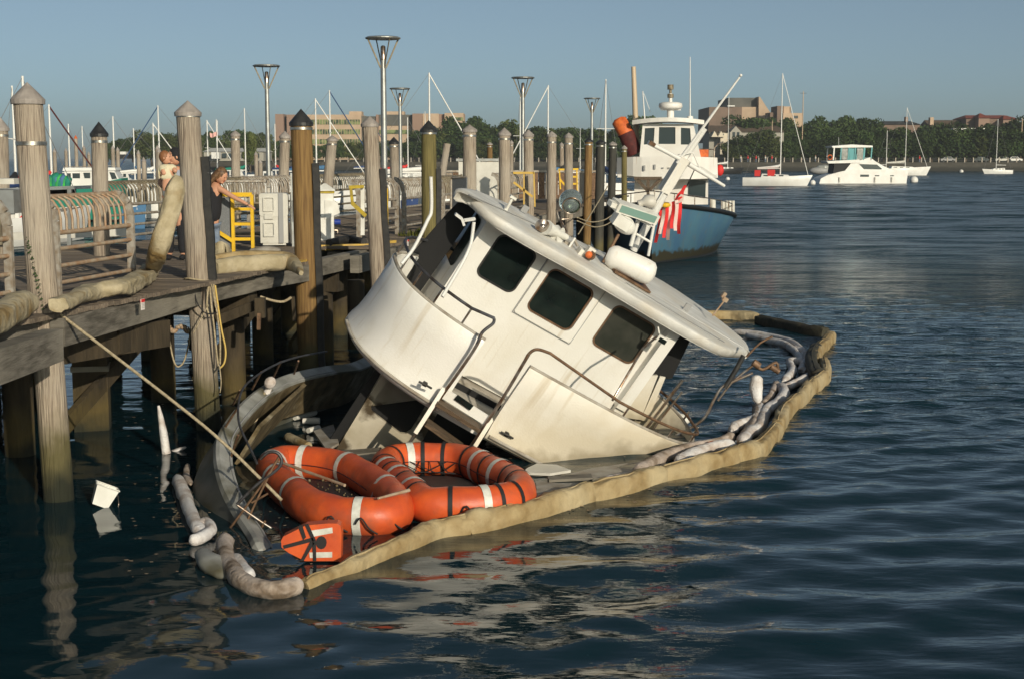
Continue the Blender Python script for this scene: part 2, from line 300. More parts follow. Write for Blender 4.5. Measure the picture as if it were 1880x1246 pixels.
def curve_pts(pts, k=6, closed=False):
    P = [V(p) for p in pts]; n = len(P); out = []
    rng = range(n if closed else n-1)
    for i in rng:
        g = (lambda j: P[j % n]) if closed else (lambda j: P[max(0, min(n-1, j))])
        a, b, c, d = g(i-1), g(i), g(i+1), g(i+2)
        for q in range(k):
            t = q/k; out.append(.5*((2*b)+(c-a)*t+(2*a-5*b+4*c-d)*t*t+(3*b-a-3*c+d)*t**3))
    if not closed: out.append(P[-1])
    return out
def rrect(x0, x1, z0, z1, r, k=5):
    o = []
    for cx, cz, a0 in ((x1-r, z1-r, 0), (x0+r, z1-r, 90), (x0+r, z0+r, 180), (x1-r, z0+r, 270)):
        for i in range(k+1): a = R_(a0+90*i/k); o.append((cx+r*math.cos(a), cz+r*math.sin(a)))
    return o
# ------------------------------------------------------------------ water
def axis(a0, a1, step, lo, hi, g=1.18):
    xs = list(np.arange(a0, a1, step)); d = step; x = xs[-1]
    while x < hi: d *= g; x += d; xs.append(x)
    d = step; x = xs[0]; left = []
    while x > lo: d *= g; x -= d; left.append(x)
    return np.array(left[::-1]+xs)
def build_water():
    X = axis(-9, 12, .075, -2500, 2500, 1.12); Y = axis(7.5, 34, .075, -60, 4200, 1.07)
    gx, gy = np.meshgrid(X, Y); h = np.zeros_like(gx)
    rs = np.random.RandomState(3)
    for i in range(60):
        lam = .26*(1.045**i) if i < 40 else rs.uniform(.5, 1.9)
        th = R_(-80) + rs.normal(0, .42); k = 2*math.pi/lam
        a = .0046*lam**1.0*rs.uniform(.5, 1.3)*(1 if .4 < lam < 1.2 else .7)
        ph = rs.uniform(0, 6.28); env = .6+.4*np.sin(gx*rs.uniform(.1, .5)+gy*rs.uniform(.1, .5)+rs.uniform(0, 6))
        h += a*env*np.sin(k*(gx*math.cos(th)+gy*math.sin(th))+ph)
    amp = .30 + .95/(1+np.exp(-(gx*1.0-.12*(gy-14)+.2)*1.1))                # sheltered beside the pier
    fade = np.clip(1-(np.abs(gy-19)-9)/14, 0, 1)*np.clip(1-(np.abs(gx-1.5)-8)/8, 0, 1)
    h *= amp*np.clip(fade, 0, 1)
    ny, nx = gx.shape; co_ = np.empty((ny*nx, 3), np.float32)
    co_[:, 0] = gx.ravel(); co_[:, 1] = gy.ravel(); co_[:, 2] = h.ravel()
    i = np.arange(ny-1)[:, None]*nx + np.arange(nx-1)[None, :]
    fa = np.stack([i, i+1, i+nx+1, i+nx], -1).reshape(-1, 4)
    me = bpy.data.meshes.new('water'); me.vertices.add(len(co_)); me.vertices.foreach_set('co', co_.ravel())
    me.loops.add(fa.size); me.loops.foreach_set('vertex_index', fa.ravel().astype(np.int32))
    me.polygons.add(len(fa)); me.polygons.foreach_set('loop_start', np.arange(0, fa.size, 4, dtype=np.int32)); me.polygons.foreach_set('loop_total', np.full(len(fa), 4, dtype=np.int32))
    me.update(); me.polygons.foreach_set('use_smooth', np.ones(len(fa), dtype=bool))
    m = bpy.data.materials.new('harbour_water'); m.use_nodes = True; N = m.node_tree.nodes; L = m.node_tree.links; b = N['Principled BSDF']
    b.inputs['Base Color'].default_value = (0.005, 0.023, 0.032, 1); b.inputs['Roughness'].default_value = .035; b.inputs['IOR'].default_value = 1.333
    g = N.new('ShaderNodeNewGeometry')
    def nz(sc, scale, det, rough=.55):
        mp = N.new('ShaderNodeMapping'); mp.inputs['Scale'].default_value = sc; L.new(g.outputs['Position'], mp.inputs['Vector'])
        n = N.new('ShaderNodeTexNoise'); n.inputs['Scale'].default_value = scale; n.inputs['Detail'].default_value = det; n.inputs['Roughness'].default_value = rough
        L.new(mp.outputs[0], n.inputs['Vector']); return n.outputs['Fac']
    def math_(op, a, b2=None, c=None):
        x = N.new('ShaderNodeMath'); x.operation = op
        for i, q in enumerate((a, b2, c)):
            if q is None: continue
            if isinstance(q, (int, float)): x.inputs[i].default_value = q
            else: L.new(q, x.inputs[i])
        return x.outputs[0]
    rip = nz((.75, 1.7, 1), 2.6, 3, .5); fine = nz((.8, 1.5, 1), 9, 3, .5); swell = nz((.30, .9, 1), .8, 3)
    sx = N.new('ShaderNodeSeparateXYZ'); L.new(g.outputs['Position'], sx.inputs[0])
    # ripples grow away from the shelter of the pier and with distance
    q = math_('MULTIPLY_ADD', sx.outputs['Y'], -.10, sx.outputs['X'])
    mr = N.new('ShaderNodeMapRange'); mr.interpolation_type = 'SMOOTHSTEP'; mr.inputs[1].default_value = -5.5; mr.inputs[2].default_value = 2.0; mr.inputs[3].default_value = .16; mr.inputs[4].default_value = 1.0
    L.new(q, mr.inputs[0])
    md = N.new('ShaderNodeMapRange'); md.inputs[1].default_value = 15; md.inputs[2].default_value = 48; md.inputs[3].default_value = .045; md.inputs[4].default_value = 1.0
    L.new(sx.outputs['Y'], md.inputs[0])
    patch = nz((.5, 1, 1), .12, 2); mp_ = N.new('ShaderNodeMapRange'); mp_.inputs[1].default_value = .35; mp_.inputs[2].default_value = .65; mp_.inputs[3].default_value = .7; mp_.inputs[4].default_value = 1.15; L.new(patch, mp_.inputs[0])
    hh = math_('ADD', math_('ADD', math_('MULTIPLY', rip, .5), math_('MULTIPLY', fine, .09)), math_('MULTIPLY', swell, 1.0))
    st = math_('MULTIPLY', math_('MULTIPLY', math_('MULTIPLY', hh, mr.outputs[0]), md.outputs[0]), mp_.outputs[0])
    bp = N.new('ShaderNodeBump'); bp.inputs['Distance'].default_value = .55; L.new(st, bp.inputs['Height']); tn = N.new('ShaderNodeTexNoise'); tn.inputs['Scale'].default_value = 1.3; tn.inputs['Detail'].default_value = 4; tn.inputs['Roughness'].default_value = .6
    tm = N.new('ShaderNodeMapping'); tm.inputs['Scale'].default_value = (.5, 1.3, 1); L.new(g.outputs['Position'], tm.inputs['Vector']); L.new(tm.outputs[0], tn.inputs['Vector'])
    def vm(op, a, b2):
        x = N.new('ShaderNodeVectorMath'); x.operation = op
        for i, q_ in enumerate((a, b2)):
            if q_ is None: continue
            if isinstance(q_, tuple): x.inputs[i].default_value = q_
            else: L.new(q_, x.inputs[i])
        return x.outputs[0]
    tl = vm('MULTIPLY', vm('SUBTRACT', tn.outputs['Color'], (.5, .5, .5)), (.7, 1.1, 0))
    far_ = N.new('ShaderNodeMapRange'); far_.inputs[1].default_value = 60; far_.inputs[2].default_value = 160; far_.inputs[3].default_value = 1; far_.inputs[4].default_value = 0; L.new(sx.outputs['Y'], far_.inputs[0]); L.new(math_('MULTIPLY', st, far_.outputs[0]), bp.inputs['Height'])
    kd = N.new('ShaderNodeMapRange'); kd.interpolation_type = 'SMOOTHSTEP'; kd.inputs[1].default_value = 26; kd.inputs[2].default_value = 75; kd.inputs[3].default_value = 0; kd.inputs[4].default_value = 1; L.new(sx.outputs['Y'], kd.inputs[0])
    t2 = N.new('ShaderNodeTexNoise'); t2.inputs['Scale'].default_value = .5; t2.inputs['Detail'].default_value = 7; t2.inputs['Roughness'].default_value = .72
    tm2 = N.new('ShaderNodeMapping'); tm2.inputs['Scale'].default_value = (.45, 1.0, 1); L.new(g.outputs['Position'], tm2.inputs['Vector']); L.new(tm2.outputs[0], t2.inputs['Vector'])
    tl = vm('ADD', tl, vm('MULTIPLY', vm('SUBTRACT', t2.outputs['Color'], (.5, .5, .5)), (2.2, 7.5, 0)))
    cv = N.new('ShaderNodeCombineXYZ'); kk = math_('MULTIPLY', kd.outputs[0], mp_.outputs[0]); L.new(kk, cv.inputs[0]); L.new(kk, cv.inputs[1])
    rr_ = N.new('ShaderNodeMapRange'); rr_.interpolation_type = 'SMOOTHSTEP'; rr_.inputs[1].default_value = 22; rr_.inputs[2].default_value = 75; rr_.inputs[3].default_value = .035; rr_.inputs[4].default_value = .24; L.new(sx.outputs['Y'], rr_.inputs[0]); L.new(rr_.outputs[0], b.inputs['Roughness'])
    nn = vm('NORMALIZE', vm('ADD', bp.outputs[0], vm('MULTIPLY', tl, cv.outputs[0])), None); L.new(nn, b.inputs['Normal'])
    me.materials.append(m); o = bpy.data.objects.new('water', me); COL.objects.link(o); o['kind'] = 'structure'
build_water()

# ------------------------------------------------------------------ the pier
ZD = 2.07
ED = V((.209, .978, 0)).normalized(); PD = V((ED.y, -ED.x, 0))            # along the pier edge, and outward to the open water
def edge(Y, off=0.0, z=ZD):                                               # point on the pier's open edge, moved inboard by off
    return V((-4.9+.209*(Y-14.5), Y, z)) - PD*off
pier = thing('timber_pier', 'long weathered timber pier with plank deck and heavy edge beams along the piles', 'pier', (-7, 20, 0))
pm = {}
for i in range(232):
    s = 8.2+.163*i; a = edge(s); wd = 5.2
    a_off = .02
    if 22.7 < a.y < 26.2: a_off = 1.0
    key = (wd, a_off)
    if key not in pm:
        pm[key] = MB().box((-(wd+a_off)/2-.02, 0, 0), (wd-a_off, .15, .05)).mesh('plank', M['plank'])
    o = bpy.data.objects.new('plank', pm[key]); COL.objects.link(o); o.parent = pier
    o.matrix_local = ROOTM[pier].inverted() @ Matrix.Translation(a+V((0, 0, -.03+random.uniform(-.006, .006)))) @ Matrix.Rotation(math.atan2(PD.y, PD.x)+random.uniform(-.002, .002), 4, 'Z')
mb = MB()
for k in range(24):
    mb.box(edge(46+k*.7, 2.6, ZD-.03), (5.2, .66, .05), math.atan2(PD.y, PD.x))
part('far_planking', mb, 'plank', pier)
# edge beams: lower left length, main length, and the length beyond the boarding gap
def beam(a, b, h=.30, wd=.16, dz=-.06):
    part('edge_beam', MB().bar(V(a)+V((0, 0, dz-h/2)), V(b)+V((0, 0, dz-h/2)), wd, h), 'beam', pier)
beam(WZ(-150, 690, ZD-.06)+V((0, 0, .06)), WZ(97, 600, ZD-.06)+V((0, 0, .0)), .32, .2, -.02)
beam(WZ(104, 574, ZD), WZ(372, 508, ZD)); beam(WZ(374, 507.5, ZD), WZ(566, 478, ZD), .26)
beam(edge(24.7, -.03), edge(33)); beam(edge(33.02, -.03), edge(43)); beam(edge(43.02, -.03), edge(58))
part('gap_edge_timber', MB().bar(WZ(586, 452, ZD)+V((0, 0, -.03)), WZ(695, 449, ZD)+V((0, 0, -.03)), .14, .10), 'timber', pier)
part('gap_edge_timber', MB().bar(WZ(706, 447, ZD), WZ(722, 445, ZD), .14, .08), 'timber', pier)
part('gap_edge_timber', MB().bar(WZ(538, 484, ZD)+V((0, 0, -.02)), WZ(566, 477, ZD)+V((0, 0, -.0)), .12, .06), 'timber', pier)
part('skirt_board', MB().bar(edge(26.4, 1.05, 1.8), edge(26.4, .1, 1.8), .12, .3), 'beam', pier)
part('skirt_board', MB().box(WZ(640, 462, 1.75)+V((0, .1, 0)), (1.0, .1, .55)), 'moss', pier)
# stringers and cross heads beneath
for off in (.35, 1.9, 3.4, 4.9):
    part('stringer', MB().bar(edge(9, off, ZD-.20), edge(60, off, ZD-.20), .18, .28), 'beam', pier)
for Y in (13.2, 17.2, 21.2, 25.2, 29.4, 33.5, 38, 43, 48, 54):
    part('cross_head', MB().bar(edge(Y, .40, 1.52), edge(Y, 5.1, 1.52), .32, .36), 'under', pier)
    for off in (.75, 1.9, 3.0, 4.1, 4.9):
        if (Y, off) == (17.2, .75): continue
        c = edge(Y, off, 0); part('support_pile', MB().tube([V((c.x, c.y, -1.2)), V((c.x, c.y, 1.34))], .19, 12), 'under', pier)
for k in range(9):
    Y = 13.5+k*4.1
    for off in (1.6, 3.6): part('brace_timber', MB().bar(edge(Y, off, .2), edge(Y+3.6, off, 1.6), .08, .22), 'under', pier)  # bracing rows added to darken the view beneath the deck
part('added_back_board', MB().bar(edge(9, 5.15, 1.35), edge(60, 5.15, 1.35), .1, .95), 'beam', pier)  # added far side board, closes off bright water to darken the underside
# square encased support with a collar, beside the nearest pile
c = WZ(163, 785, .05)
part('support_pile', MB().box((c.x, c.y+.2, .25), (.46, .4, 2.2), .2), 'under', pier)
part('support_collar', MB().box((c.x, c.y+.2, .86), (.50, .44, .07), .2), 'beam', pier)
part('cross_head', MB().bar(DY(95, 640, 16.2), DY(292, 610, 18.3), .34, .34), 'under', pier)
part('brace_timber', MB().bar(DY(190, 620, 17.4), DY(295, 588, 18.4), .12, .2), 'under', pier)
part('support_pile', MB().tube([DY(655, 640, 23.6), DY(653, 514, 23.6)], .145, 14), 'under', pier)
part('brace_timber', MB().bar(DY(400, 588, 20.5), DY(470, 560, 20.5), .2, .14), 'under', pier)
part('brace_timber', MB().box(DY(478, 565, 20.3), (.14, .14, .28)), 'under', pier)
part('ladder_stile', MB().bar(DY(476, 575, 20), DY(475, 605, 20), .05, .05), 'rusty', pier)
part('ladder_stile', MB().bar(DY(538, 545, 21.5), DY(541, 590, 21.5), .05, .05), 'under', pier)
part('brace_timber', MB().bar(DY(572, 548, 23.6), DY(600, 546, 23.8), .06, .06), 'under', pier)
for q in ((262, 560), (702+143, 437), (748, 447)):
    P = WZ(q[0], 525+.0*q[1], ZD) if q[0] == 262 else None
def notice(px, py, Y, w_, h_, lab):
    P = DY(px, py, Y); t = thing('notice', lab, 'notice', P, math.atan2(ED.y, ED.x)+math.pi)
    part('sheet', MB().box((0, .0, 0), (w_, .008, h_)), 'paper', t, False)
    part('red_band', MB().box((0, .006, h_*.34), (w_*.98, .008, h_*.28)), 'paintred', t, False); part('red_band', MB().box((0, -.006, h_*.34), (w_*.98, .008, h_*.28)), 'paintred', t, False)
    g = MB()
    for k in range(4):
        g.box((0, .006, h_*(.1-.13*k)), (w_*.7, .004, h_*.035)); g.box((0, -.006, h_*(.1-.13*k)), (w_*.7, .004, h_*.035))
    part('print', g, 'greyplastic', t, False)
notice(262, 559, 16.75, .085, .13, 'small red and white notice stapled to the edge beam right of the nearest pile')
notice(749, 446, 26.5, .075, .12, 'small faded pink notice on the edge beam right of the yellow post')
notice(836, 428, 29.6, .075, .13, 'small pink notice on the far edge beam left of the cabin roof')

rsm = np.random.RandomState(9); g = MB()
for k in range(1500):
    Y = rsm.uniform(29.5, 36.5); P = edge(Y, rsm.uniform(.02, .75)*rsm.uniform(.3, 1), ZD+.01)
    if mnoise.noise(V((P.x*1.3, P.y*.7, 0))) < -.05: continue
    h = rsm.uniform(.03, .13); a = rsm.uniform(0, 3.14); d = V((math.cos(a), math.sin(a), 0))*.03
    g.add([P-d, P+d, P+d*.4+V((rsm.uniform(-.03, .03), rsm.uniform(-.03, .03), h))], [(0, 1, 2)])
single('weeds', g, 'moss', 'low weeds growing along the pier edge behind the cabin roof', 'weeds', kind='stuff')
# ------------------------------------------------------------------ piles
G_P = 'timber piles along the pier'
def pile(lab, px, py, Y, wpx, m='pile', cap='cap', bot=None, strip=None, band=True, caph=None, group=G_P, zb=-1.3, band2=None):
    r = wpx*Y/F/2; T = DY(px, py, Y); B = DY(bot[0], bot[1], Y) if bot else V((T.x+(px*37 % 11-5)*.014, T.y, 0))
    d = (T-B).normalized(); B = T + d*((zb-T.z)/d.z)
    t = thing('mooring_pile', lab, 'pile', (B.x, B.y, 0), group=group)
    n = 14; pts = [B+(T-B)*(k/10) for k in range(11)]
    part('shaft', MB().tube(pts, [r*(1.10-.012*k) for k in range(11)], 18, jit=.05, seed=px), m, t)
    ch = caph or r*1.5
    if cap: part('cap', MB().lathe(T, [(r*1.13, -.05), (r*1.15, 0), (r*.6, ch*.5), (0.002, ch)], 18, smooth=False), cap, t)
    if band:
        zb_ = T.z - (band if band is not True else .13); q = T + d*((zb_-T.z)/d.z)
        part('band', MB().tube([q-V((0, 0, .02)), q+V((0, 0, .02))], r*1.05, 18), 'band', t)
    if strip:   # black rubbing strip fixed to the right hand side
        z1, z0 = DY(px, strip[0], Y).z, DY(px, strip[1], Y).z; g = MB(); P = []
        for k in range(9):
            z = z1+(z0-z1)*k/8; q = T + d*((z-T.z)/d.z); P.append(q+V((r*1.05+.035+.008*math.sin(k*1.7), -r*.35, 0)))
        for a, b in zip(P[:-1], P[1:]): g.bar(a, b, .10, .09, up=(0, 1, 0))
        part('rubbing_strip', g, 'rubber', t)
    return t
pile('thick weathered pile nearest the camera, grey cone cap and steel band below it', 51, 183, 15.2, 53, bot=(107, 900), band=.46, caph=.18)
pile('weathered pile cut off by the left edge of the photo, pale cone cap', 1, 236, 26, 27, bot=(8, 500))
pile('weathered pile with a black cone cap behind the left railing', 182, 246, 24, 29, cap='capblack', caph=.20, bot=(188, 520))
pc = pile('weathered pile with cone cap beside the man and child, rope round it at deck level', 345, 207, 19.3, 43, bot=(384, 790), strip=(288, 525), band=.04, caph=.16)
pile('orange brown pile with big black cone cap, left of the white dock pedestal', 553, 226, 22.8, 39, 'pile_brown', 'capblack', bot=(567, 640), strip=(300, 700), caph=.22, band=.09)
pile('weathered grey pile with cone cap between the white pedestal and the yellow post', 679, 228, 24.6, 29, bot=(702, 640), strip=(310, 560), caph=.13, band=.03)
pile('greenish pile with black cone cap left of the cabin roof', 787, 239, 29.5, 28, 'pile_green', 'capblack', bot=(790, 560), strip=(310, 560), caph=.20, band=.07)
pile('grey pile with cone cap rising behind the left tip of the cabin roof', 862, 239, 32, 25, caph=.12)
pile('grey pile with cone cap, second to the right of the greenish pile', 926, 246, 35.5, 22, caph=.15)
pile('grey pile with cone cap just right of the fourth lamp post', 970, 248, 38, 18.5, caph=.14)
pile('grey pile with cone cap above the round deck light, left one of the pair', 1013, 249, 41, 17, caph=.12, band=.2)
pile('grey pile with cone cap above the round deck light, right one of the pair', 1044, 251, 44, 15.5, caph=.12, band=.22)
pile('brown pile with low black cap beside the fifth lamp post', 1081, 259, 49, 14, 'pile_brown', 'capblack', caph=.12)
pile('blackened pile with low dark cap near the trawler bow', 1103, 262, 51, 17, 'pile_dark', 'capblack', caph=.12)
pile('grey and black pile next to the leaning orange fender', 1125, 265, 52, 14, 'pile_dark', 'cap', caph=.1)
pile('short yellowish pile between the dark piles and the trawler', 1146, 272, 54, 10, 'pile_green', 'cap', caph=.1)
G_B = 'piles on the far side of the pier'
pile('slim grey pile behind the woman\'s head on the far side of the pier', 432, 247, 36, 16.5, group=G_B, caph=.1)
pile('slim grey pile left of the orange brown pile, far side of the pier', 523, 251, 36, 18.5, bot=(519, 400), group=G_B, caph=.14)
pile('grey pile leaning right in front of the tan office building', 610, 256, 36, 18.5, bot=(596, 400), group=G_B, caph=.1)
pile('short pinkish pile with black cone cap behind the tall lamp post', 723, 262, 47, 17, cap='capblack', caph=.18, group=G_B)
pile('short leaning pile without cap right of the greenish pile', 821, 264, 50, 13, cap=None, bot=(808, 345), band=False, group=G_B)
pile('thin brown pile far behind, between two grey capped piles', 899, 265, 70, 10, 'pile_brown', 'cap', group=G_B, caph=.1)
pile('thin grey pile half hidden behind a thicker capped pile, right of the brown one', 939, 262, 60, 7, group=G_B, caph=.1)
pile('thin grey pile half hidden between the pair above the deck light', 1031, 266, 62, 8, group=G_B, caph=.1)
# ivy trailing down the nearest pile
g = MB()
for i in range(70):
    t_ = i/70; px = 47+28*t_+random.uniform(-4, 4)+ (3*t_); py = 440+130*t_+random.uniform(-4, 4); P = DY(px+4, py, 15.0)
    s = random.uniform(.012, .022); q = Quaternion((random.random(), random.random(), random.random()), random.random()*3).to_matrix()
    g.add([P+q@V((-s, 0, 0)), P+q@V((0, -s*.6, 0)), P+q@V((s, 0, 0)), P+q@V((0, s*.6, 0))], [(0, 1, 2, 3)])
single('creeper', g, 'algae', 'thin green creeper climbing the left side of the nearest pile', 'plant', kind=None)

# ------------------------------------------------------------------ railings with bent pickets
G_R = 'bent picket railings on the pier'
def railing(a, b, npk, lab, m='railgrey', mr='railgrey', H=1.17, rails=(.75, .56, .36, .16), r=.017, ends=(1, 1), colours=None):
    a, b = V(a), V(b); d = (b-a); L_ = d.length; d.normalize(); out = V((d.y, -d.x, 0))
    if out.dot(V((0, -1, 0))) < 0: out = -out
    t = thing('pier_railing', lab, 'railing', a, group=G_R)
    def pk(p, rr, z0):
        prof = [(0, z0), (0, H-.26), (-.02, H-.15), (-.09, H-.05), (-.19, H)]
        return MB().tube([p+out*u+V((0, 0, z)) for u, z in prof], rr, 6)
    top = -.19
    part('top_rail', MB().tube([a+out*top+V((0, 0, H)), b+out*top+V((0, 0, H))], .028, 8), m, t)
    for k, rr in enumerate(rails): part('rail', MB().tube([a+V((0, 0, rr)), b+V((0, 0, rr))], .03 if k == 0 else .026, 8), mr, t)
    for e, p in zip(ends, (a, b)):
        if e:
            pr = [(0, 0), (0, H-.28), (-.03, H-.14), (-.12, H-.03), (-.22, H)]
            g = MB()
            for (u0, z0), (u1, z1) in zip(pr[:-1], pr[1:]): g.bar(p+out*u0+V((0, 0, z0)), p+out*u1+V((0, 0, z1)), .10 if e == 1 else .06, .05, up=d)
            part('post', g, 'railgrey', t)
    me0 = pk(V((0, 0, 0)), r, rails[0]).mesh('picket', M[m])
    for i in range(npk):
        q = a + d*(L_*(i+1)/(npk+1)); o = bpy.data.objects.new('picket', me0 if not colours else me0); COL.objects.link(o); o.parent = t
        o.location = q-a
    return t
railing(edge(12.6, .85), edge(15.45, .85), 16, 'dark bent picket railing left of the nearest pile', 'raildark', 'railrust')
railing(WZ(106, 545, ZD), WZ(243, 518, ZD), 13, 'railing with rusty pink rails between the nearest pile and the draped boom', 'railrust', 'railrust', ends=(1, 1))
FE = 4.95
railing(edge(25.3, FE), edge(29.0, FE), 26, 'railing behind the man and child, colourful boats showing through its pickets', 'raildark', 'railgrey')
railing(edge(29.1, FE), edge(32.0, FE), 20, 'far railing running behind the woman', 'raildark', 'railgrey')
railing(edge(32.1, FE), edge(36.0, FE), 26, 'far railing behind the pale dock box', 'railgrey', 'raildark')
railing(edge(36.1, FE), edge(41.0, FE), 30, 'far railing behind the white pedestal', 'raildark', 'raildark')
railing(V((-6.1, 27.6, ZD)), V((-4.75, 27.9, ZD)), 14, 'short railing crossing the pier right of the woman', 'railgrey', 'raildark', ends=(1, 1))
railing(edge(28.4, 1.1), edge(30.4, .9), 12, 'railing bay between the white pedestal and the grey capped pile', 'railgrey', 'railgrey')
railing(edge(30.9, .9), edge(33.9, .85), 22, 'railing bay between the yellow post and the greenish pile', 'railgrey', 'railgrey')
railing(edge(34.0, .85), edge(36.6, .85), 16, 'railing bay just right of the greenish pile', 'raildark', 'railgrey')
railing(edge(40.2, .85), edge(44.6, .85), 20, 'distant railing bay behind the capped piles right of the roof tip', 'railgrey', 'railgrey')
# low brown board fence further out and grey ramp rail
t = thing('board_fence', 'long brown board fence behind the row of capped piles', 'fence', (0, 52, ZD))
for k in range(26):
    part('board', MB().box((-3.0+k*.24, 52, ZD+.62+random.uniform(-.02, .02)), (.22, .05, .95)), 'pile' if k % 5 == 3 else 'rusty', t)
part('cap_rail', MB().box((0, 52, ZD+1.14), (6.6, .16, .07)), 'railgrey', t)
t = thing('gangway_rail', 'low grey gangway rail left of the colourful railing', 'railing', DY(150, 345, 27))
part('top_rail', MB().bar(DY(-20, 350, 25.5), DY(192, 343, 25.5), .08, .06), 'galv', t); part('rail', MB().bar(DY(-20, 436, 25.5), DY(238, 426, 25.5), .06, .14), 'plastic', t)
for px in (-10, 60, 128, 176): part('post', MB().bar(DY(px, 348, 25.5), DY(px, 462, 25.5), .07, .07), 'galv', t)

# ------------------------------------------------------------------ things on the pier
G_L = 'disc topped lamp posts along the pier'
def lamp(px, py, Y, lab):
    T = DY(px, py, Y); t = thing('lamp_post', lab, 'lamp post', (T.x, T.y, ZD), group=G_L); z = T.z
    part('pole', MB().tube([V((T.x, T.y, ZD)), V((T.x, T.y, z-.55))], [.085, .07], 12), 'galv', t)
    part('base_plate', MB().lathe((T.x, T.y, ZD), [(.16, 0), (.16, .03), (.1, .05)], 12), 'galv', t)
    part('lamp_head', MB().tube([V((T.x, T.y, z-.55)), V((T.x, T.y, z-.22)), V((T.x, T.y, z-.19))], [.075, .062, .03], 12), 'steel', t)
    part('disc', MB().lathe((T.x, T.y, z-.035), [(0.001, 0), (.42, 0), (.45, .02), (.45, .035), (.40, .06), (0.001, .075)], 28, smooth=False), 'galv', t)
    for k in range(4):
        a = .5+k*math.pi/2; part('strut', MB().bar(V((T.x+.07*math.cos(a), T.y+.07*math.sin(a), z-.75)), V((T.x+.42*math.cos(a), T.y+.42*math.sin(a), z-.02)), .014, .04), 'raildark', t)
lamp(703, 70, 36.5, 'tallest looking and nearest lamp post, right of the grey capped pile')
lamp(489, 121, 47.5, 'lamp post furthest to the left, above the white dock box')
lamp(734, 163, 62, 'small looking lamp post just right of the tallest one')
lamp(960, 143, 55, 'lamp post in the middle, standing among the grey capped piles')
lamp(1087, 181, 76, 'most distant lamp post, above the brown pile near the trawler')

def gate(a, b, lab, m='yellow', meshp=True, rungs=4, H=1.02, diag=True):
    a, b = V(a), V(b); d = (b-a).normalized(); t = thing('ladder_gate', lab, 'gate', a, group='yellow boarding gates')
    L_ = (b-a).length; c = a+d*(L_*.56); z = lambda h: V((0, 0, h))
    part('stile', MB().bar(c, c+z(H), .05, .07), m, t); part('stile', MB().bar(b, b+z(H), .05, .07), m, t)
    part('top_bar', MB().bar(a+z(H), b+z(H), .05, .07), m, t)
    for k in range(rungs): part('rung', MB().bar(c+z(.03+k*H*.245)+V((0, .01, 0)), b+z(.03+k*H*.245)+V((0, .01, 0)), .04, .05), m, t)
    if diag: part('brace', MB().bar(a+z(H*.5)+V((0, -.02, 0)), c+z(H*.24)+V((0, -.02, 0)), .04, .06), m, t)
    if meshp: part('mesh_panel', MB().box((a+c)/2+z(H*.5)+V((0, .04, 0)), ((c-a).length, .01, H*.9), math.atan2(d.y, d.x)), 'meshgrey', t)
gate(WZ(384, 470, ZD), WZ(465, 470, ZD), 'bright yellow ladder gate with mesh panel in front of the woman')
t = thing('safety_post', 'yellow striped post right of the grey capped pile, beneath the nearest lamp post', 'post', WZ(710, 441, ZD))
P = WZ(710, 441, ZD)
part('post', MB().bar(P, P+V((0, 0, 1.02)), .07, .09), 'yellow', t); part('backing', MB().bar(P+V((-.08, .05, .15)), P+V((-.08, .05, 1.0)), .07, .03), 'plastic', t); part('top_bar', MB().bar(P+V((-.14, .01, 1.0)), P+V((.02, .01, 1.0)), .05, .07), 'yellow', t)
P0 = DY(641, 344, 26.5)
t = thing('swing_arm', 'worn yellow swing arm fixed between the railing and the grey capped pile', 'gate arm', P0, group='yellow boarding gates')
part('top_bar', MB().bar(DY(641, 344, 26.5), DY(668, 343, 26.5), .05, .06), 'yellow_old', t); part('upright', MB().bar(DY(644, 344, 26.5), DY(647, 374, 26.5), .05, .06), 'yellow_old', t); part('brace', MB().bar(DY(646, 373, 26.5), DY(672, 397, 26.5), .05, .07), 'yellow_old', t)
part('post', MB().bar(DY(666, 343, 26.6), DY(666, 432, 26.6), .07, .07), 'whiteplastic', t)
def farm_gate(pts, lab, Y, m='yellow'):
    t = thing('ladder_gate', lab, 'gate', DY(*pts[0][0], Y), group='yellow boarding gates')
    for i, (p, q) in enumerate(pts): part('bar', MB().bar(DY(*p, Y+.01*i), DY(*q, Y+.01*i), .04, .06), m, t)
farm_gate([((942, 318), (980, 318)), ((980, 316), (982, 380)), ((943, 335), (978, 362)), ((962, 318), (962, 376))], 'tan yellow gate frame between two grey piles above the cabin roof', 37.5, 'timber')
farm_gate([((1025, 312), (1062, 311)), ((1027, 312), (1029, 348)), ((1028, 330), (1046, 350)), ((1059, 311), (1060, 350)), ((1050, 325), (1060, 325)), ((1050, 338), (1060, 338))], 'small bright yellow gate behind the pair of grey piles', 46)
# light grey dock box on the pier
P = WZ(505, 452, ZD); Rz = .12
t = thing('dock_box', 'pale grey moulded dock box with a dark strap, left of the orange brown pile', 'dock box', P, Rz)
part('lower_shell', MB().box((.0, 0, .32), (.50, .5, .50)).box((0, -.02, .06), (.42, .42, .06)), 'plastic', t, False)
part('upper_shell', MB().plate(rrect(-.26, .26, .56, .98, .05), [], .52, lambda u, v, w: V((u, v*.0+w-.26, v))), 'plastic', t, False)
for z in (.32, .78): part('recess_panel', MB().plate(rrect(-.19, .01, z-.13, z+.13, .015), [rrect(-.175, -.005, z-.115, z+.115, .015)], .02, lambda u, v, w: V((u, -.27-w, v))), 'plastic', t, False)
part('latch', MB().box((-.09, -.275, .56), (.16, .03, .10)), 'plastic', t, False)
part('strap', MB().box((.13, -.27, .53), (.085, .02, .92)), 'greyplastic', t, False)
part('side_box', MB().box((.42, .1, .5), (.26, .45, .9)), 'whiteplastic', t, False); part('leg', MB().box((.36, -.20, .25), (.08, .05, 1.2)).box((.36, -.2, .9), (.09, .05, .9)), 'galv', t, False)
P = WZ(598, 441, ZD)
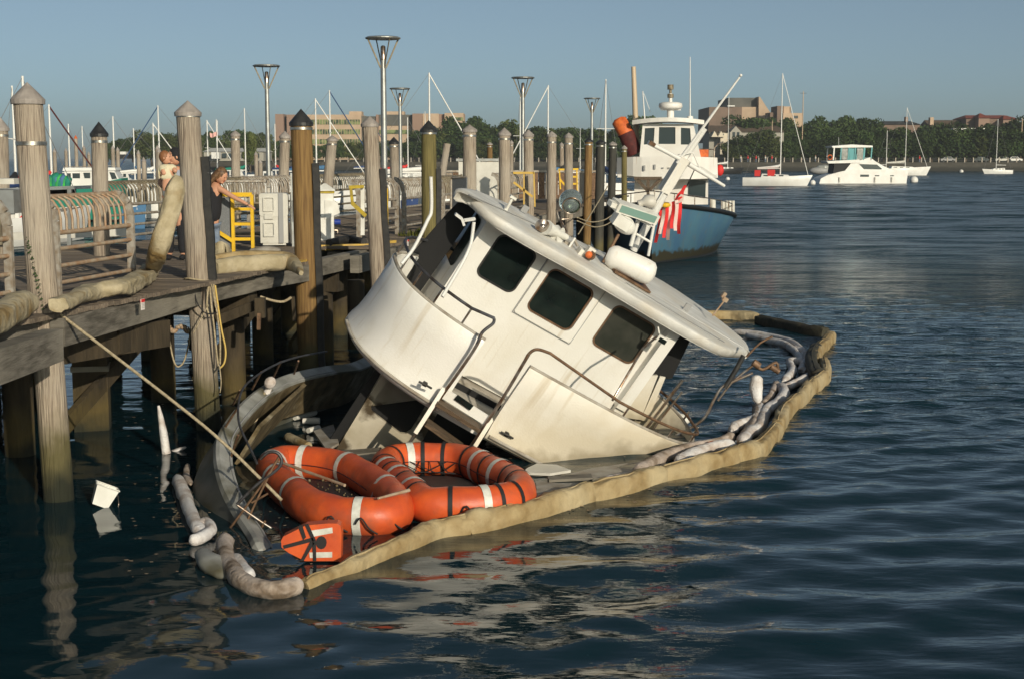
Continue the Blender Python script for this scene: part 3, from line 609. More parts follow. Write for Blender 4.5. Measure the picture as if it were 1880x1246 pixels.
t = thing('dock_pedestal', 'white dock power pedestal with hipped lid and yellow band, right of the orange brown pile', 'pedestal', P, .1)
part('body', MB().box((0, 0, .47), (.34, .30, .94)), 'whiteplastic', t, False); part('band', MB().box((0, 0, .955), (.37, .33, .05)), 'yellow_old', t, False)
part('lid', MB().lathe((0, 0, .98), [(.29, 0), (.28, .02), (.04, .14), (.001, .15)], 4, R=Matrix.Rotation(math.pi/4, 3, 'Z'), smooth=False), 'whiteplastic', t, False)
part('cowl', MB().plate([(-.05, 0), (.24, .12), (.2, .32), (.14, .36), (-.05, .38)], [], .26, lambda u, v, w: V((u+.05, w-.17, v+.42))), 'whiteplastic', t, False)
part('socket', MB().cyl((.18, -.08, .36), (.30, -.08, .36), .055), 'blueplastic', t, False)
part('tap', MB().tube([(.17, -.1, .2), (.24, -.1, .2), (.24, -.1, .14)], .02, 6), 'steel', t, False)
t = thing('grey_cabinet', 'low grey cabinet top cut off at the left edge, behind the dark railing', 'cabinet', WZ(10, 430, ZD))
part('body', MB().box(DY(15, 345, 21)+V((-.15, 0, -.2)), (.62, .5, .34)), 'galv', t); part('lid', MB().box(DY(15, 333, 21)+V((-.15, 0, .0)), (.66, .54, .08)), 'plastic', t); part('leg', MB().box(DY(15, 400, 21)+V((-.15, 0, -.1)), (.12, .12, .6)), 'raildark', t)
t = thing('dock_shed', 'small pale shed with window partly hidden by the tip of the cabin roof', 'shed', (-1.1, 45, ZD))
part('wall', MB().box((-1.0, 45.4, ZD+.75), (1.35, 1, 1.5)), 'plastic', t); part('window', MB().box((-1.35, 44.88, ZD+.9), (.3, .05, .35)), 'boatglass', t); part('roof', MB().box((-1.0, 45.4, ZD+1.56), (1.5, 1.1, .08)), 'galv', t)
t = thing('mesh_screen', 'grey mesh screen leaning beside the left tip of the cabin roof', 'screen', DY(845, 380, 31))
part('panel', MB().bar(DY(830, 360, 31), DY(857, 362, 30.6), .02, .85, up=(0, 0, 1)), 'meshgrey', t); part('frame', MB().tube([DY(828, 326, 31), DY(828, 395, 31)], .03, 6).tube([DY(828, 327, 31), DY(858, 326, 30.6)], .025, 6), 'railgrey', t)

# pale oil boom draped on the deck edge
def sock(name, pts, r, m, lab, cat='oil boom', k=7, jit=.12, group=None, n=14, flat=1.0, taper=True, seed=0):
    P = curve_pts(pts, k); rr = r if isinstance(r, (list, tuple)) else [r]*len(pts)
    q = []
    for i in range(len(P)):
        u = i/(len(P)-1)*(len(rr)-1); j = min(int(u), len(rr)-2); q.append(rr[j]+(rr[j+1]-rr[j])*(u-j))
    if taper: q = [q[0]*.35, q[0]*.8]+q[2:-2]+[q[-1]*.8, q[-1]*.35]
    return single(name, MB().tube(P, q, n, jit=jit, seed=seed, flat=flat), m, lab, cat, group)
z = ZD+.12
t = thing('draped_oil_boom', 'pale tan oil boom draped along the deck edge and propped upright against the roped pile', 'oil boom', edge(17))
def piece(nm, pts, r, m='fabric_pale', par=None, flat=1.0, jit=.13, k=7, seed=0): return part(nm, MB().tube(curve_pts(pts, k), r if not isinstance(r, list) else np.interp(np.linspace(0, len(r)-1, k*(len(pts)-1)+1), range(len(r)), r).tolist(), 22, jit=jit, seed=seed, flat=flat, sq=.75), m, par)
piece('float_section', [WZ(108, 560, z), WZ(165, 537, z), WZ(220, 527, z+.02), WZ(262, 510, z), WZ(282, 490, z)], [.10, .12, .13, .13, .10], par=t, jit=.35, flat=.75)
piece('float_section', [WZ(278, 500, z), DY(290, 462, 17.8), DY(312, 400, 17.8), DY(322, 350, 17.9), DY(326, 326, 18)], [.08, .115, .12, .12, .05], par=t, seed=4, flat=.85, jit=.3)
t = thing('draped_oil_boom', 'pale tan oil boom lump at the left edge, left of the nearest pile', 'oil boom', edge(14.5))
piece('float_section', [WZ(-60, 610, z), WZ(0, 585, z), WZ(34, 560, z+.04), WZ(54, 556, z+.03)], [.11, .12, .14, .10], par=t)
t = thing('draped_oil_boom', 'tan fabric boom hanging over the deck edge below the yellow gate', 'oil boom', edge(21.5))
piece('float_section', [WZ(393, 492, z-.05), WZ(440, 486, z-.03), WZ(500, 483, z-.03), WZ(535, 484, z-.05), WZ(553, 502, z-.12)], [.10, .13, .13, .12, .03], 'fabric_pale', t, flat=1.0)
piece('folded_cloth', [WZ(395, 478, z), WZ(450, 474, z+.02), WZ(520, 474, z), WZ(545, 478, z)], [.08, .12, .10, .03], 'fabric', t)
piece('folded_cloth', [WZ(392, 466, z), WZ(405, 460, z+.1), WZ(420, 464, z)], [.06, .13, .05], 'fabric_pale', t)
t = single('folded_sheet', MB().tube(curve_pts([WZ(462, 467, ZD+.05), WZ(490, 462, ZD+.1), WZ(512, 468, ZD+.05)], 5), .09, 10, jit=.3), 'gel_grey', 'crumpled pale sheet lying right of the yellow gate', 'cloth')
t = single('black_mat', MB().tube(curve_pts([WZ(604, 446, ZD+.06), WZ(640, 440, ZD+.08), WZ(668, 444, ZD+.06)], 5), .07, 10, jit=.2), 'rubber', 'black rolled mat at the foot of the white pedestal', 'mat')

# ------------------------------------------------------------------ people
def body(name, pts, rad, edges, m, parent, root=0, sub=2):
    me = bpy.data.meshes.new(name); inv = ROOTM[parent].inverted()
    me.from_pydata([tuple(inv @ V(p)) for p in pts], edges, []); me.materials.append(M[m])
    o = bpy.data.objects.new(name, me); COL.objects.link(o); o.parent = parent
    sk = o.modifiers.new('skin', 'SKIN'); sk.use_smooth_shade = True
    for i, s in enumerate(me.skin_vertices[0].data): s.radius = (rad[i], rad[i]); s.use_root = (i == root)
    sb = o.modifiers.new('sub', 'SUBSURF'); sb.levels = sb.render_levels = sub
    return o
def head(par, c, r, hair, face_dir, hairm, long=False):
    f = V(face_dir).normalized(); s = f.cross(V((0, 0, 1))).normalized(); u = s.cross(f); R = Matrix((s, f, u)).transposed(); c = V(c)
    g = MB().ball(c, r, 16, 12, (.80, .92, 1.12), R); g.ball(c+R@V((0, r*.90, -r*.12)), r*.16, 8, 6, (.7, 1, 1.3), R)
    g.ball(c+R@V((0, r*.55, -r*.75)), r*.38, 8, 6, (1, .8, .6), R)
    for k in (-1, 1): g.ball(c+R@V((k*r*.80, -.02*r, -.05*r)), r*.22, 8, 6, (.4, .8, 1.2), R)
    part('head', g, 'skin', par)
    e = MB()
    for k in (-1, 1): e.ball(c+R@V((k*r*.30, r*.80, r*.08)), r*.09, 6, 4)
    part('eyes', e, 'blackcloth', par); part('mouth', MB().box(c+R@V((0, r*.83, -r*.45)), (r*.4, r*.06, r*.07), R=R), 'paintred', par)
    h = MB().ball(c+R@V((0, -r*.16, r*.16)), r*1.06, 16, 10, (.86, .92, 1.05), R)
    if long:
        for k in range(9):
            a = (k-4)*.33; h.tube(curve_pts([c+R@V((math.sin(a)*r*.8, -math.cos(a)*r*.6, r*.5)), c+R@V((math.sin(a)*r*1.05, -math.cos(a)*r*.95, -r*.4)), c+R@V((math.sin(a)*r*1.2, -math.cos(a)*r*1.25-r*.1, -r*1.25)), c+R@V((math.sin(a)*r*1.0, -math.cos(a)*r*1.5, -r*1.9))], 3), [r*.38, r*.36, r*.36, r*.34, r*.33, r*.32, r*.3, r*.25, r*.18, r*.06][:10], 7, jit=.2, seed=k)
    part('hair' if hair != 'cap' else 'cap', h, hairm, par)
    if hair == 'cap': part('cap_peak', MB().ball(c+R@V((0, r*.8, r*.42)), r*.5, 10, 5, (1.2, 1.1, .16), R), hairm, par)
def hand(par, c, d, s=1.0):
    d = V(d).normalized(); u = V((0, 0, 1)); sd = d.cross(u).normalized(); up = sd.cross(d)
    g = MB().ball(V(c)+d*.045*s, .045*s, 10, 6, (.9, 1.0, .45), Matrix((sd, d, up)).transposed())
    for k, l in enumerate((.066, .075, .070, .055)):
        b = V(c)+d*.075*s+sd*(k-1.5)*.019*s; g.tube([b, b+d*l*.5*s-up*.004, b+d*l*s-up*.02*s], [.0095*s, .0085*s, .006*s], 6)
    b = V(c)+d*.03*s-sd*.035*s; g.tube([b, b+(d-sd*.7).normalized()*.03*s, b+(d-sd*.35).normalized()*.062*s-up*.01], [.012*s, .010*s, .007*s], 6)
    part('hand', g, 'skin', par)
# woman leaning over the yellow gate and reaching to the right
YW = 23.7
hp = DY(387, 402, YW); feet = V((hp.x, YW+.05, ZD)); t = thing('person', 'woman in black vest and jeans leaning over the yellow gate, one arm stretched out', 'person', feet)
ch = DY(391, 350, YW); nk = DY(397, 334, YW); sh = DY(402, 346, YW-.10); sh2 = DY(386, 345, YW+.17); el = DY(428, 362, YW-.2); wr = DY(455, 376, YW-.28)
body('body', [hp, ch, nk, sh, el, wr, sh2, DY(380, 366, YW+.2), DY(388, 384, YW+.1), feet+V((-.08, .12, .48)), feet+V((-.08, .14, .06)), feet+V((.06, -.02, .5)), feet+V((.08, .0, .06))],
     [.14, .12, .05, .055, .042, .026, .055, .04, .028, .07, .04, .07, .04], [(0, 1), (1, 2), (1, 3), (3, 4), (4, 5), (1, 6), (6, 7), (7, 8), (0, 9), (9, 10), (0, 11), (11, 12)], 'skin', t)
body('vest', [hp+V((0, 0, -.10)), (hp+ch)/2, ch, ch+(nk-ch)*.5], [.185, .175, .175, .115], [(0, 1), (1, 2), (2, 3)], 'blackcloth', t)
body('jeans', [hp+V((0, 0, .06)), hp+V((-.07, .05, -.10)), feet+V((-.08, .12, .48)), feet+V((-.08, .14, .09)), hp+V((.07, 0, -.10)), feet+V((.06, -.02, .5)), feet+V((.08, 0, .09))], [.16, .115, .085, .06, .115, .085, .06], [(0, 1), (1, 2), (2, 3), (0, 4), (4, 5), (5, 6)], 'denim', t)
part('shoes', MB().ball(feet+V((-.08, .10, .045)), .07, 10, 6, (.7, 1.8, .65)).ball(feet+V((.08, -.04, .045)), .07, 10, 6, (.7, 1.8, .65)), 'blackcloth', t)
head(t, DY(406, 323, YW-.05), .115, 'hair', (.85, -.35, -.5), 'hairbrown', True); hand(t, wr, wr-el)
# man with a cap holding a toddler
YM = 22.9
feet = V((DY(322, 400, YM).x, YM, ZD)); t = thing('person', 'man in dark cap and pale blue shirt holding a toddler, half behind the roped pile', 'person', feet)
hp = DY(323, 372, YM); ch = DY(323, 322, YM); nk = DY(323, 305, YM)
body('body', [hp, ch, nk, DY(304, 318, YM), DY(295, 338, YM-.18), DY(312, 346, YM-.3), DY(342, 318, YM), DY(346, 342, YM), DY(330, 352, YM-.2), feet+V((-.1, 0, .5)), feet+V((-.11, 0, .06)), feet+V((.1, 0, .5)), feet+V((.11, 0, .06))],
     [.15, .14, .06, .075, .065, .045, .075, .055, .04, .085, .05, .085, .05], [(0, 1), (1, 2), (1, 3), (3, 4), (4, 5), (1, 6), (6, 7), (7, 8), (0, 9), (9, 10), (0, 11), (11, 12)], 'skin', t)
body('shirt', [hp+V((0, 0, .02)), ch, DY(304, 318, YM), DY(298, 330, YM-.1), DY(342, 318, YM), DY(345, 332, YM)], [.165, .165, .095, .085, .095, .085], [(0, 1), (1, 2), (2, 3), (1, 4), (4, 5)], 'shirtblue', t)
body('trousers', [hp, hp+V((-.09, 0, -.1)), feet+V((-.1, 0, .5)), feet+V((-.11, 0, .08)), hp+V((.09, 0, -.1)), feet+V((.1, 0, .5)), feet+V((.11, 0, .08))], [.17, .12, .09, .07, .12, .09, .07], [(0, 1), (1, 2), (2, 3), (0, 4), (4, 5), (5, 6)], 'blackcloth', t)
part('shoes', MB().ball(feet+V((-.11, -.05, .045)), .07, 10, 6, (.7, 1.8, .65)).ball(feet+V((.11, -.05, .045)), .07, 10, 6, (.7, 1.8, .65)), 'blackcloth', t)
head(t, DY(321, 288, YM), .118, 'cap', (-.85, -.5, -.1), 'blackcloth'); hand(t, DY(312, 346, YM-.3), V((1, -.1, .2)))
YT = 22.5; t = thing('person', 'ginger haired toddler in a cream top carried on the man\'s arm', 'person', DY(308, 345, YT))
hp = DY(310, 336, YT); ch = DY(307, 314, YT)
body('body', [hp, ch, DY(308, 303, YT), DY(298, 310, YT-.05), DY(302, 322, YT-.12), DY(318, 309, YT), DY(323, 316, YT-.1), DY(305, 352, YT-.08), DY(303, 368, YT-.05), DY(317, 352, YT-.05), DY(318, 366, YT)],
     [.10, .10, .04, .05, .035, .05, .035, .06, .04, .06, .04], [(0, 1), (1, 2), (1, 3), (3, 4), (1, 5), (5, 6), (0, 7), (7, 8), (0, 9), (9, 10)], 'skin', t)
body('top', [hp, ch, DY(298, 310, YT-.05), DY(300, 316, YT-.08), DY(318, 309, YT), DY(321, 313, YT-.05)], [.135, .13, .075, .06, .075, .06], [(0, 1), (1, 2), (2, 3), (1, 4), (4, 5)], 'cream', t)
body('leggings', [hp+V((0, 0, -.02)), DY(305, 352, YT-.08), DY(304, 364, YT-.06), DY(317, 352, YT-.05), DY(318, 362, YT-.02)], [.09, .06, .04, .06, .04], [(0, 1), (1, 2), (0, 3), (3, 4)], 'greyplastic', t)
head(t, DY(304, 290, YT), .092, 'hair', (.75, -.1, .05), 'hairginger')

# ------------------------------------------------------------------ the sinking cabin boat (own frame: x starboard, y forward, z up)
RB = rot3(10, 15, 31); OB = DY(1010, 600, 18.6)
boat = thing('sunken_boat', 'large white cabin boat sunk at the stern and heeled over to the right', 'boat', OB, R=RB)
BM = ROOTM[boat]; BI = BM.inverted(); c0 = BI @ C0; RBt = RB.transposed()
def LB(px, py, ax, val):
    """point of the boat's own plane (axis ax = val) seen at a photograph pixel, in the boat's frame"""
    d = RBt @ ray(px, py); return c0 + d*((val-c0[ax])/d[ax])
def bp(name, mb, m, par=None, label=None): return part(name, mb, m, par or boat, False, label)
# aft wall with three windows
wins = [(-1.275, -.705, .125, .755), (-.44, .245, .06, .71), (.60, 1.27, .09, .72)]
holes = [rrect(*w_, .10) for w_ in wins]
TOPZ = .90
wall_o = [(-1.52, -1.16), (1.56, -1.16), (1.56, TOPZ), (-1.52, TOPZ)]
bp('aft_wall', MB().plate(wall_o, holes, .06, lambda u, v, w: V((u, w, v))), 'gel')
for i, w_ in enumerate(wins):
    x0, x1, z0, z1 = w_
    g = bp('window', MB().plate(rrect(x0-.005, x1+.005, z0-.005, z1+.005, .10), [], .008, lambda u, v, w: V((u, .032+w, v))), 'glass_dusty' if i == 2 else 'glass', label='dusty greyish window' if i == 2 else None)
    bp('gasket', MB().plate(rrect(x0-.012, x1+.012, z0-.012, z1+.012, .11), [rrect(x0+.012, x1-.012, z0+.012, z1-.012, .09)], .014, lambda u, v, w: V((u, -.008+w, v))), 'rusty' if i else 'rubber', g)
# raised surround of the middle window (the door leaf)
bp('door_leaf', MB().plate(rrect(-.55, .35, -.06, .84, .03), [rrect(-.455, .26, .045, .725, .11)], .022, lambda u, v, w: V((u, -.024+w, v))), 'gel')
g = MB()
for u in (-.56, .36): g.box((u, -.004, .39), (.012, .012, .92))
g.box((-.1, -.004, -.075), (.92, .012, .010)); bp('door_seam', g, 'greyplastic')
bp('corner_post', MB().box((1.47, -.075, .2), (.16, .14, 1.36)).box((1.50, -.05, -.68), (.18, .10, .5)), 'gel')
bp('side_wall', MB().box((-1.49, .56, -.12), (.06, .98, 2.0)), 'gel')
bp('side_wall', MB().box((1.53, .56, -.12), (.06, .98, 2.0)), 'gel')
bp('fore_wall', MB().box((0, 1.08, -.12), (3.1, .06, 2.0)), 'gel')
bp('side_window', MB().plate(rrect(.15, .95, 0, .72, .1), [], .01, lambda u, v, w: V((-1.53-w, u, v))), 'glass')
# black plate paints the shaded opening beyond the starboard corner, with its pale sill
def wing(nm, px, yy, m): bp(nm, MB().plate([(p.x, p.z) for p in (LB(*q, 1, yy) for q in px)], [], .04, lambda u, v, w: V((u, yy+w, v))), m)
wing('wing_shade_plate', [(1178, 700), (1232, 600), (1276, 606), (1234, 694)], .30, 'black')
wing('wing_sill', [(1140, 765), (1180, 690), (1208, 689), (1176, 770)], .26, 'gel_dirty'); wing('wing_post', [(1176, 770), (1212, 690), (1222, 692), (1188, 774)], .28, 'gel_dirty')
bp('wing_pipe', MB().tube([V((2.05, .1, -1.3)), V((2.1, .12, .25))], .022, 8).tube([V((2.13, .1, -1.3)), V((2.2, .12, .1))], .014, 8), 'steel')
# black canvas sheet painting the shaded port side between roof and rail
bp('port_shade_sheet', MB().plate([(-1.60, -1.0), (-2.02, -.88), (-1.98, -.30), (-1.86, .50), (-1.78, .90), (-1.55, .90)], [], .02, lambda u, v, w: V((u, .55+w, v))), 'black')
# hardtop
FARP = [(842, 350), (845, 343), (880, 350), (960, 386), (1060, 440), (1140, 476), (1220, 517), (1300, 570), (1340, 600), (1372, 628), (1377, 645)]
AFTP = [(1368, 656), (1345, 656), (1320, 651), (1260, 620), (1200, 585), (1130, 543), (1060, 502), (960, 447), (890, 403), (856, 372)]
OUT = [LB(*p, 2, .985) for p in FARP] + [LB(*p, 2, .862) for p in AFTP]
cx = sum(p.x for p in OUT)/len(OUT); cy = sum(p.y for p in OUT)/len(OUT)
OUTs = curve_pts(OUT, 3, True)
def camber(x, y): return 0.0
rows = []
for s_, dz in ((.985, .855), (1.0, .865), (1.003, .955), (.99, .975), (.96, .985), (.6, .99), (.3, .992), (.0, .993)):
    rows.append([V((cx+(p.x-cx)*s_, cy+(p.y-cy)*s_, dz)) for p in OUTs+[OUTs[0]]])
roof = bp('hardtop', MB().sheet(rows).prism([(cx+(p.x-cx)*.985, cy+(p.y-cy)*.985) for p in OUTs], .845, .856), 'roofm')
top = lambda x, y: V((x, y, .995))
def onroof(px, py):
    p = LB(px, py, 2, .995); return top(p.x, p.y)
g = MB()
for a, b in (((860, 358), (1000, 420)), ((1000, 420), (1100, 470)), ((1150, 520), (1235, 572)), ((1235, 572), (1330, 628))): g.tube([onroof(*a)+V((0, 0, .005)), onroof(*b)+V((0, 0, .005))], .008, 5)
bp('roof_seam', g, 'greyplastic', roof)['kind'] = 'stuff'
for px, py in ((960, 390), (1258, 570)): 
    c = onroof(px, py); bp('roof_vent', MB().box(c+V((0, 0, .05)), (.09, .02, .10)), 'greyplastic', roof)
# things fixed on the roof
def Pr(px, py, y=0.6): return LB(px, py, 1, y)
n_ = V((0, 0, 1))
bp('antenna_mount', MB().tube([Pr(930, 385, .2), Pr(940, 366, .2)], .02, 8).box(Pr(942, 363, .2), (.09, .05, .03)).ball(Pr(928, 387, .2), .035, 8, 6), 'whiteplastic')
def horn(a, b, r0, r1, nm='horn', m='steel'):
    a, b = V(a), V(b); q = [a.lerp(b, t) for t in (0, .5, .8, 1)]; h = bp(nm, MB().tube(q, [r0, r0*1.3, r1*.8, r1], 16), m); return h
horn(Pr(1040, 436, .3), Pr(1003, 418, .1), .04, .10, 'deck_horn', 'whiteplastic')
bp('deck_horn_bell', MB().lathe(Pr(996, 417, .05), [(.02, .02), (.06, 0), (.09, -.03), (.095, -.035)], 18, R=Matrix.Rotation(R_(100), 3, 'X')).ball(Pr(996, 417, .05), .05, 10, 8), 'steel')
horn(Pr(1010, 428, .35), Pr(1030, 434, .25), .10, .115, 'searchlight_drum', 'whiteplastic')
bp('light_bracket', MB().tube([Pr(1060, 452, .4), Pr(1055, 440, .4)], .02, 8).box(Pr(1042, 448, .4), (.12, .08, .05)), 'gel_grey')
bp('stub_pole', MB().tube([Pr(1042, 458, .3), Pr(1056, 437, .3)], .015, 8), 'gel')
bp('lamp_socket', MB().box(Pr(1072, 468, .25), (.2, .14, .12)).box(Pr(1083, 462, .15), (.10, .10, .12)), 'gel_dirty')
bp('amber_lamp', MB().ball(Pr(1081, 468, .10), .05, 10, 8).tube(curve_pts([Pr(1030, 458, .1), Pr(1048, 465, .05), Pr(1058, 480, .05), Pr(1072, 484, .1)], 4), .01, 6), 'orangefender')
bp('lamp_rim', MB().tube([Pr(1084, 468, .14), Pr(1082, 468, .10)], [.075, .065], 12), 'rusty')
# round glass deck light on a stalk
c = Pr(1049, 372, 1.1)
sp = bp('deck_light', MB().ball(c+V((0, .06, 0)), .158, 20, 14, (1, .95, 1.05)), 'lampclear')
bp('reflector', MB().lathe(c+V((.01, -.05, -.03)), [(.125, 0), (.118, .01), (.10, .06), (.05, .10), (.005, .11)], 22, R=Matrix.Rotation(R_(-72), 3, 'X')), 'mirror', sp)
bp('rim', MB().loop([c+V((.01, -.06, -.03))+Matrix.Rotation(R_(-72), 3, 'X')@V((.125*math.cos(a*math.pi/10), .125*math.sin(a*math.pi/10), 0)) for a in range(20)], .010, 6), 'steel', sp)
bp('light_stalk', MB().tube([Pr(1028, 402, 1.1), Pr(1040, 428, .9)], .022, 8).tube([Pr(1022, 385, 1.1), Pr(1026, 404, 1.1), Pr(1044, 402, 1.1)], .016, 8), 'steel')
# white drum canister lying on the roof
a, b = Pr(1118, 468, .55), Pr(1200, 505, .35); q = [a.lerp(b, t) for t in (-.05, .0, .1, .45, .8, .93, 1.0, 1.03)]
bp('canister', MB().tube(q, [.09, .135, .162, .17, .17, .158, .11, .03], 20, cap=True), 'gel'); 
bp('canister_cradle', MB().box((a+b)/2+V((.1, .0, -.17)), (.6, .3, .03)), 'rusty')
# radar box on its pole, green topped panel, ladder frame
bp('box_pole', MB().tube([Pr(1107, 482, .5), Pr(1136, 430, .6)], .022, 10), 'rusty')
bp('lantern_box', MB().ball(Pr(1146, 412, .6), .165, 14, 9, (1.1, .8, .72), Matrix.Rotation(R_(8), 3, 'Y')).box(Pr(1140, 406, .55), (.23, .2, .16)), 'whiteplastic')
A_, B_ = Pr(1128, 376, .6), Pr(1202, 400, .75); pn = bp('solar_panel_frame', MB().bar(A_, B_, .22, .13).bar(A_+(A_-B_)*.12, A_, .12, .07), 'whiteplastic')
bp('solar_panel', MB().bar(A_.lerp(B_, .1)+V((0, -.115, .0)), A_.lerp(B_, .97)+V((0, -.115, 0)), .012, .095), mat('green_panel', (.20, .33, .29), .35), pn)
g = MB(); L1, L2 = (Pr(1203, 400, .75), Pr(1190, 470, .7)), (Pr(1176, 388, .75), Pr(1158, 452, .7))
g.tube(L1, .022, 8).tube(L2, .03, 8).tube([Pr(1168, 430, .7), Pr(1194, 445, .7)], .018, 8).tube([Pr(1175, 405, .7), Pr(1200, 417, .7)], .014, 8); bp('mast_ladder', g, 'alu')
mast = bp('mast', MB().tube([Pr(1163, 460, 1.0), Pr(1207, 380, 1.0), Pr(1228, 340, 1.0)], .055, 12).tube([Pr(1228, 342, 1.02), Pr(1258, 292, 1.02)], .075, 12).tube([Pr(1256, 292, 1.05), Pr(1294, 236, 1.05)], [.045, .04], 12), 'alu')
bp('mast_box', MB().bar(Pr(1218, 352, 1.0), Pr(1256, 290, 1.0), .13, .16), 'gel_dirty', mast)
bp('antenna', MB().tube([Pr(1243, 300, .95), Pr(1358, 142, .95)], [.026, .014], 8).ball(Pr(1360, 139, .95), .022, 8, 6), 'alu', mast)
bp('spreader', MB().tube([Pr(1190, 262, .95), Pr(1225, 280, .95), Pr(1258, 298, .95)], .030, 8).tube([Pr(1265, 302, .95), Pr(1330, 342, .95)], [.036, .02], 8), 'alu', mast)
bp('guide_rail', MB().tube([Pr(1206, 372, .93), Pr(1250, 300, .93)], .014, 6).tube([Pr(1240, 288, .95), Pr(1272, 280, .95), Pr(1285, 310, .95)], .010, 6), 'alu', mast)
bp('masthead_light', MB().box(Pr(1197, 264, .93), (.09, .06, .05)), 'rusty', mast)
bp('mast_sail_cover', MB().tube(curve_pts([Pr(1172, 376, 1.0), Pr(1192, 371, 1.0), Pr(1215, 378, 1.0)], 4), [.05]*3+[.09]*3+[.03]*3, 12, jit=.2), 'roofm', mast)
bp('spreader_panel', MB().plate([(p.x, p.z) for p in (Pr(1262, 303, .95), Pr(1290, 308, .95), Pr(1318, 326, .95), Pr(1300, 325, .95))], [], .03, lambda u, v, w: V((u, .95+w, v))), 'roofm', mast)
# upper deck with curved bulwarks
XB, YB = 2.34, 1.62
def plan(s, grow=0.0):
    """outline of the upper deck; s runs from the port side (-1) over the aft edge (0) to starboard (1)"""
    a = s*math.pi/2; n = 3.0; sx = math.copysign(abs(math.sin(a))**(2/n), a); sy = abs(math.cos(a))**(2/n)
    return V((sx*(XB+grow), -.15-(YB-.15+grow)*sy, 0))
def findx(x, sg):
    lo, hi = 0, 1
    for _ in range(40):
        m_ = (lo+hi)/2
        if abs(plan(m_*sg).x) < abs(x): lo = m_
        else: hi = m_
    return lo*sg
ZT, ZB = -.20, -1.18
def bulwark(s0, s1, n, m, ext=None, nm='bulwark', zt=ZT, zb=ZB):
    S = [s0+(s1-s0)*i/n for i in range(n+1)]
    P = [plan(s) for s in S]
    if ext: P += [V((x, y, 0)) for x, y in ext]
    rows = []
    def off(i, d):
        t_ = (P[min(i+1, len(P)-1)]-P[max(i-1, 0)]).normalized(); o = V((t_.y, -t_.x, 0))
        if o.dot(P[i]) < 0: o = -o
        return P[i]+o*d
    for d, z in ((-.05, zb), (-.05, zt), (-.03, zt+.02), (.0, zt+.02), (.015, zt), (.012, zt-.3), (.02, zb+.34), (.04, zb+.16), (.075, zb+.05), (.085, zb-.02), (.03, zb-.06), (-.05, zb-.06), (-.05, zb)):
        rows.append([off(i, d)+V((0, 0, z)) for i in range(len(P))])
    b = bp(nm, MB().sheet(rows), m)
    c = MB(); c.tube([off(i, -.018)+V((0, 0, zt+.022)) for i in range(len(P))], .024, 8); bp('coaming', c, 'gel_grey', b)
    for rw in (0, -1):      # end panels
        col = [r[rw] for r in rows]; e = MB(); e.add(col[:-1], [tuple(range(len(col)-1))]); 
        if rw == 0: bp('end_panel', e, m, b)
    return P, off
sL, sR = findx(1.20, -1), findx(.56, -1)
PL_, offL = bulwark(sL, -1.0, 26, 'gel', ext=((-2.28, .08), (-2.17, .30), (-1.95, .52), (-1.63, .89), (-1.2, 1.35)))
PR_, offR = bulwark(sR, 1.0, 30, 'gel_dirty', ext=((2.28, .08), (2.17, .30), (1.95, .52), (1.63, .89)))
dk = [(p.x, p.y) for p in [plan(-1+2*i/40, -.06) for i in range(41)]] + [(2.1, .3), (1.5, 1.0), (-1.5, 1.0), (-2.1, .3)]
bp('upper_deck', MB().prism(dk, ZB-.02, ZB+.0), 'gel_grey')
bp('under_deck', MB().prism(dk, ZB-.10, ZB-.022), 'gel')
bp('deck_box', MB().box((-1.95, -.35, -.95), (.35, .5, .45)).box((-1.75, -.6, -.8), (.30, .2, .12)), 'gel_dirty')
def cleat(p, y):
    c = LB(*p, 1, y); bp('cleat', MB().tube([c+V((-.09, -.03, 0)), c+V((0, -.05, .01)), c+V((.09, -.03, 0))], .014, 6).box(c, (.05, .05, .05)), 'rubber')
cleat((780, 704), -1.68); cleat((930, 796), -1.68)
for s0_, s1_ in ((sL-.01, -.98), (sR+.01, .98)):
    bp('rub_strake', MB().tube([plan(s0_+(s1_-s0_)*i/30, .10)+V((0, 0, ZB+.02)) for i in range(31)], .022, 8), 'gel_grey')
# rails above the bulwarks
def P3(p, z, d=-.02): return V((p.x, p.y, z))
rl = [offL(i, -.02)+V((0, 0, .06)) for i in range(1, len(PL_))]
hr = [LB(745, 822, 1, -1.70), LB(800, 742, 1, -1.70), LB(868, 645, 1, -1.70), LB(884, 612, 1, -1.68), LB(905, 594, 1, -1.65), LB(907, 584, 1, -1.64)]
lr = bp('port_handrail', MB().tube(curve_pts(hr, 5)+rl[3:], .019, 10), 'darktube')
bp('stair_handrail', MB().tube(curve_pts(hr[:4], 4), .0205, 10), 'steel', lr)
for i in (4, 10, 16, 22, 27): bp('stanchion', MB().tube([offL(min(i, len(PL_)-1), -.02)+V((0, 0, ZT)), offL(min(i, len(PL_)-1), -.02)+V((0, 0, .06))], .014, 8), 'steel', lr)
hr2 = [LB(862, 822, 1, -1.70), LB(920, 735, 1, -1.70), LB(960, 668, 1, -1.70), LB(972, 648, 1, -1.70), LB(987, 641, 1, -1.68), LB(1010, 648, 1, -1.66)]
rr_ = [offR(i, -.02)+V((0, 0, .0)) for i in range(4, len(PR_))]
rr_ = [p+V((0, 0, -.02-.06*max(0, i-14)/10)) for i, p in enumerate(rr_)]
sr = bp('starboard_handrail', MB().tube(curve_pts(hr2, 5)+rr_[1:], .019, 10), 'rusty')
bp('stair_handrail', MB().tube(curve_pts(hr2[:4], 4), .0205, 10), 'steel', sr)
for i in (6, 13, 20, 26, 30): bp('stanchion', MB().tube([offR(min(i, len(PR_)-1), -.02)+V((0, 0, ZT)), offR(min(i, len(PR_)-1), -.02)+V((0, 0, -.03))], .014, 8), 'steel', sr)
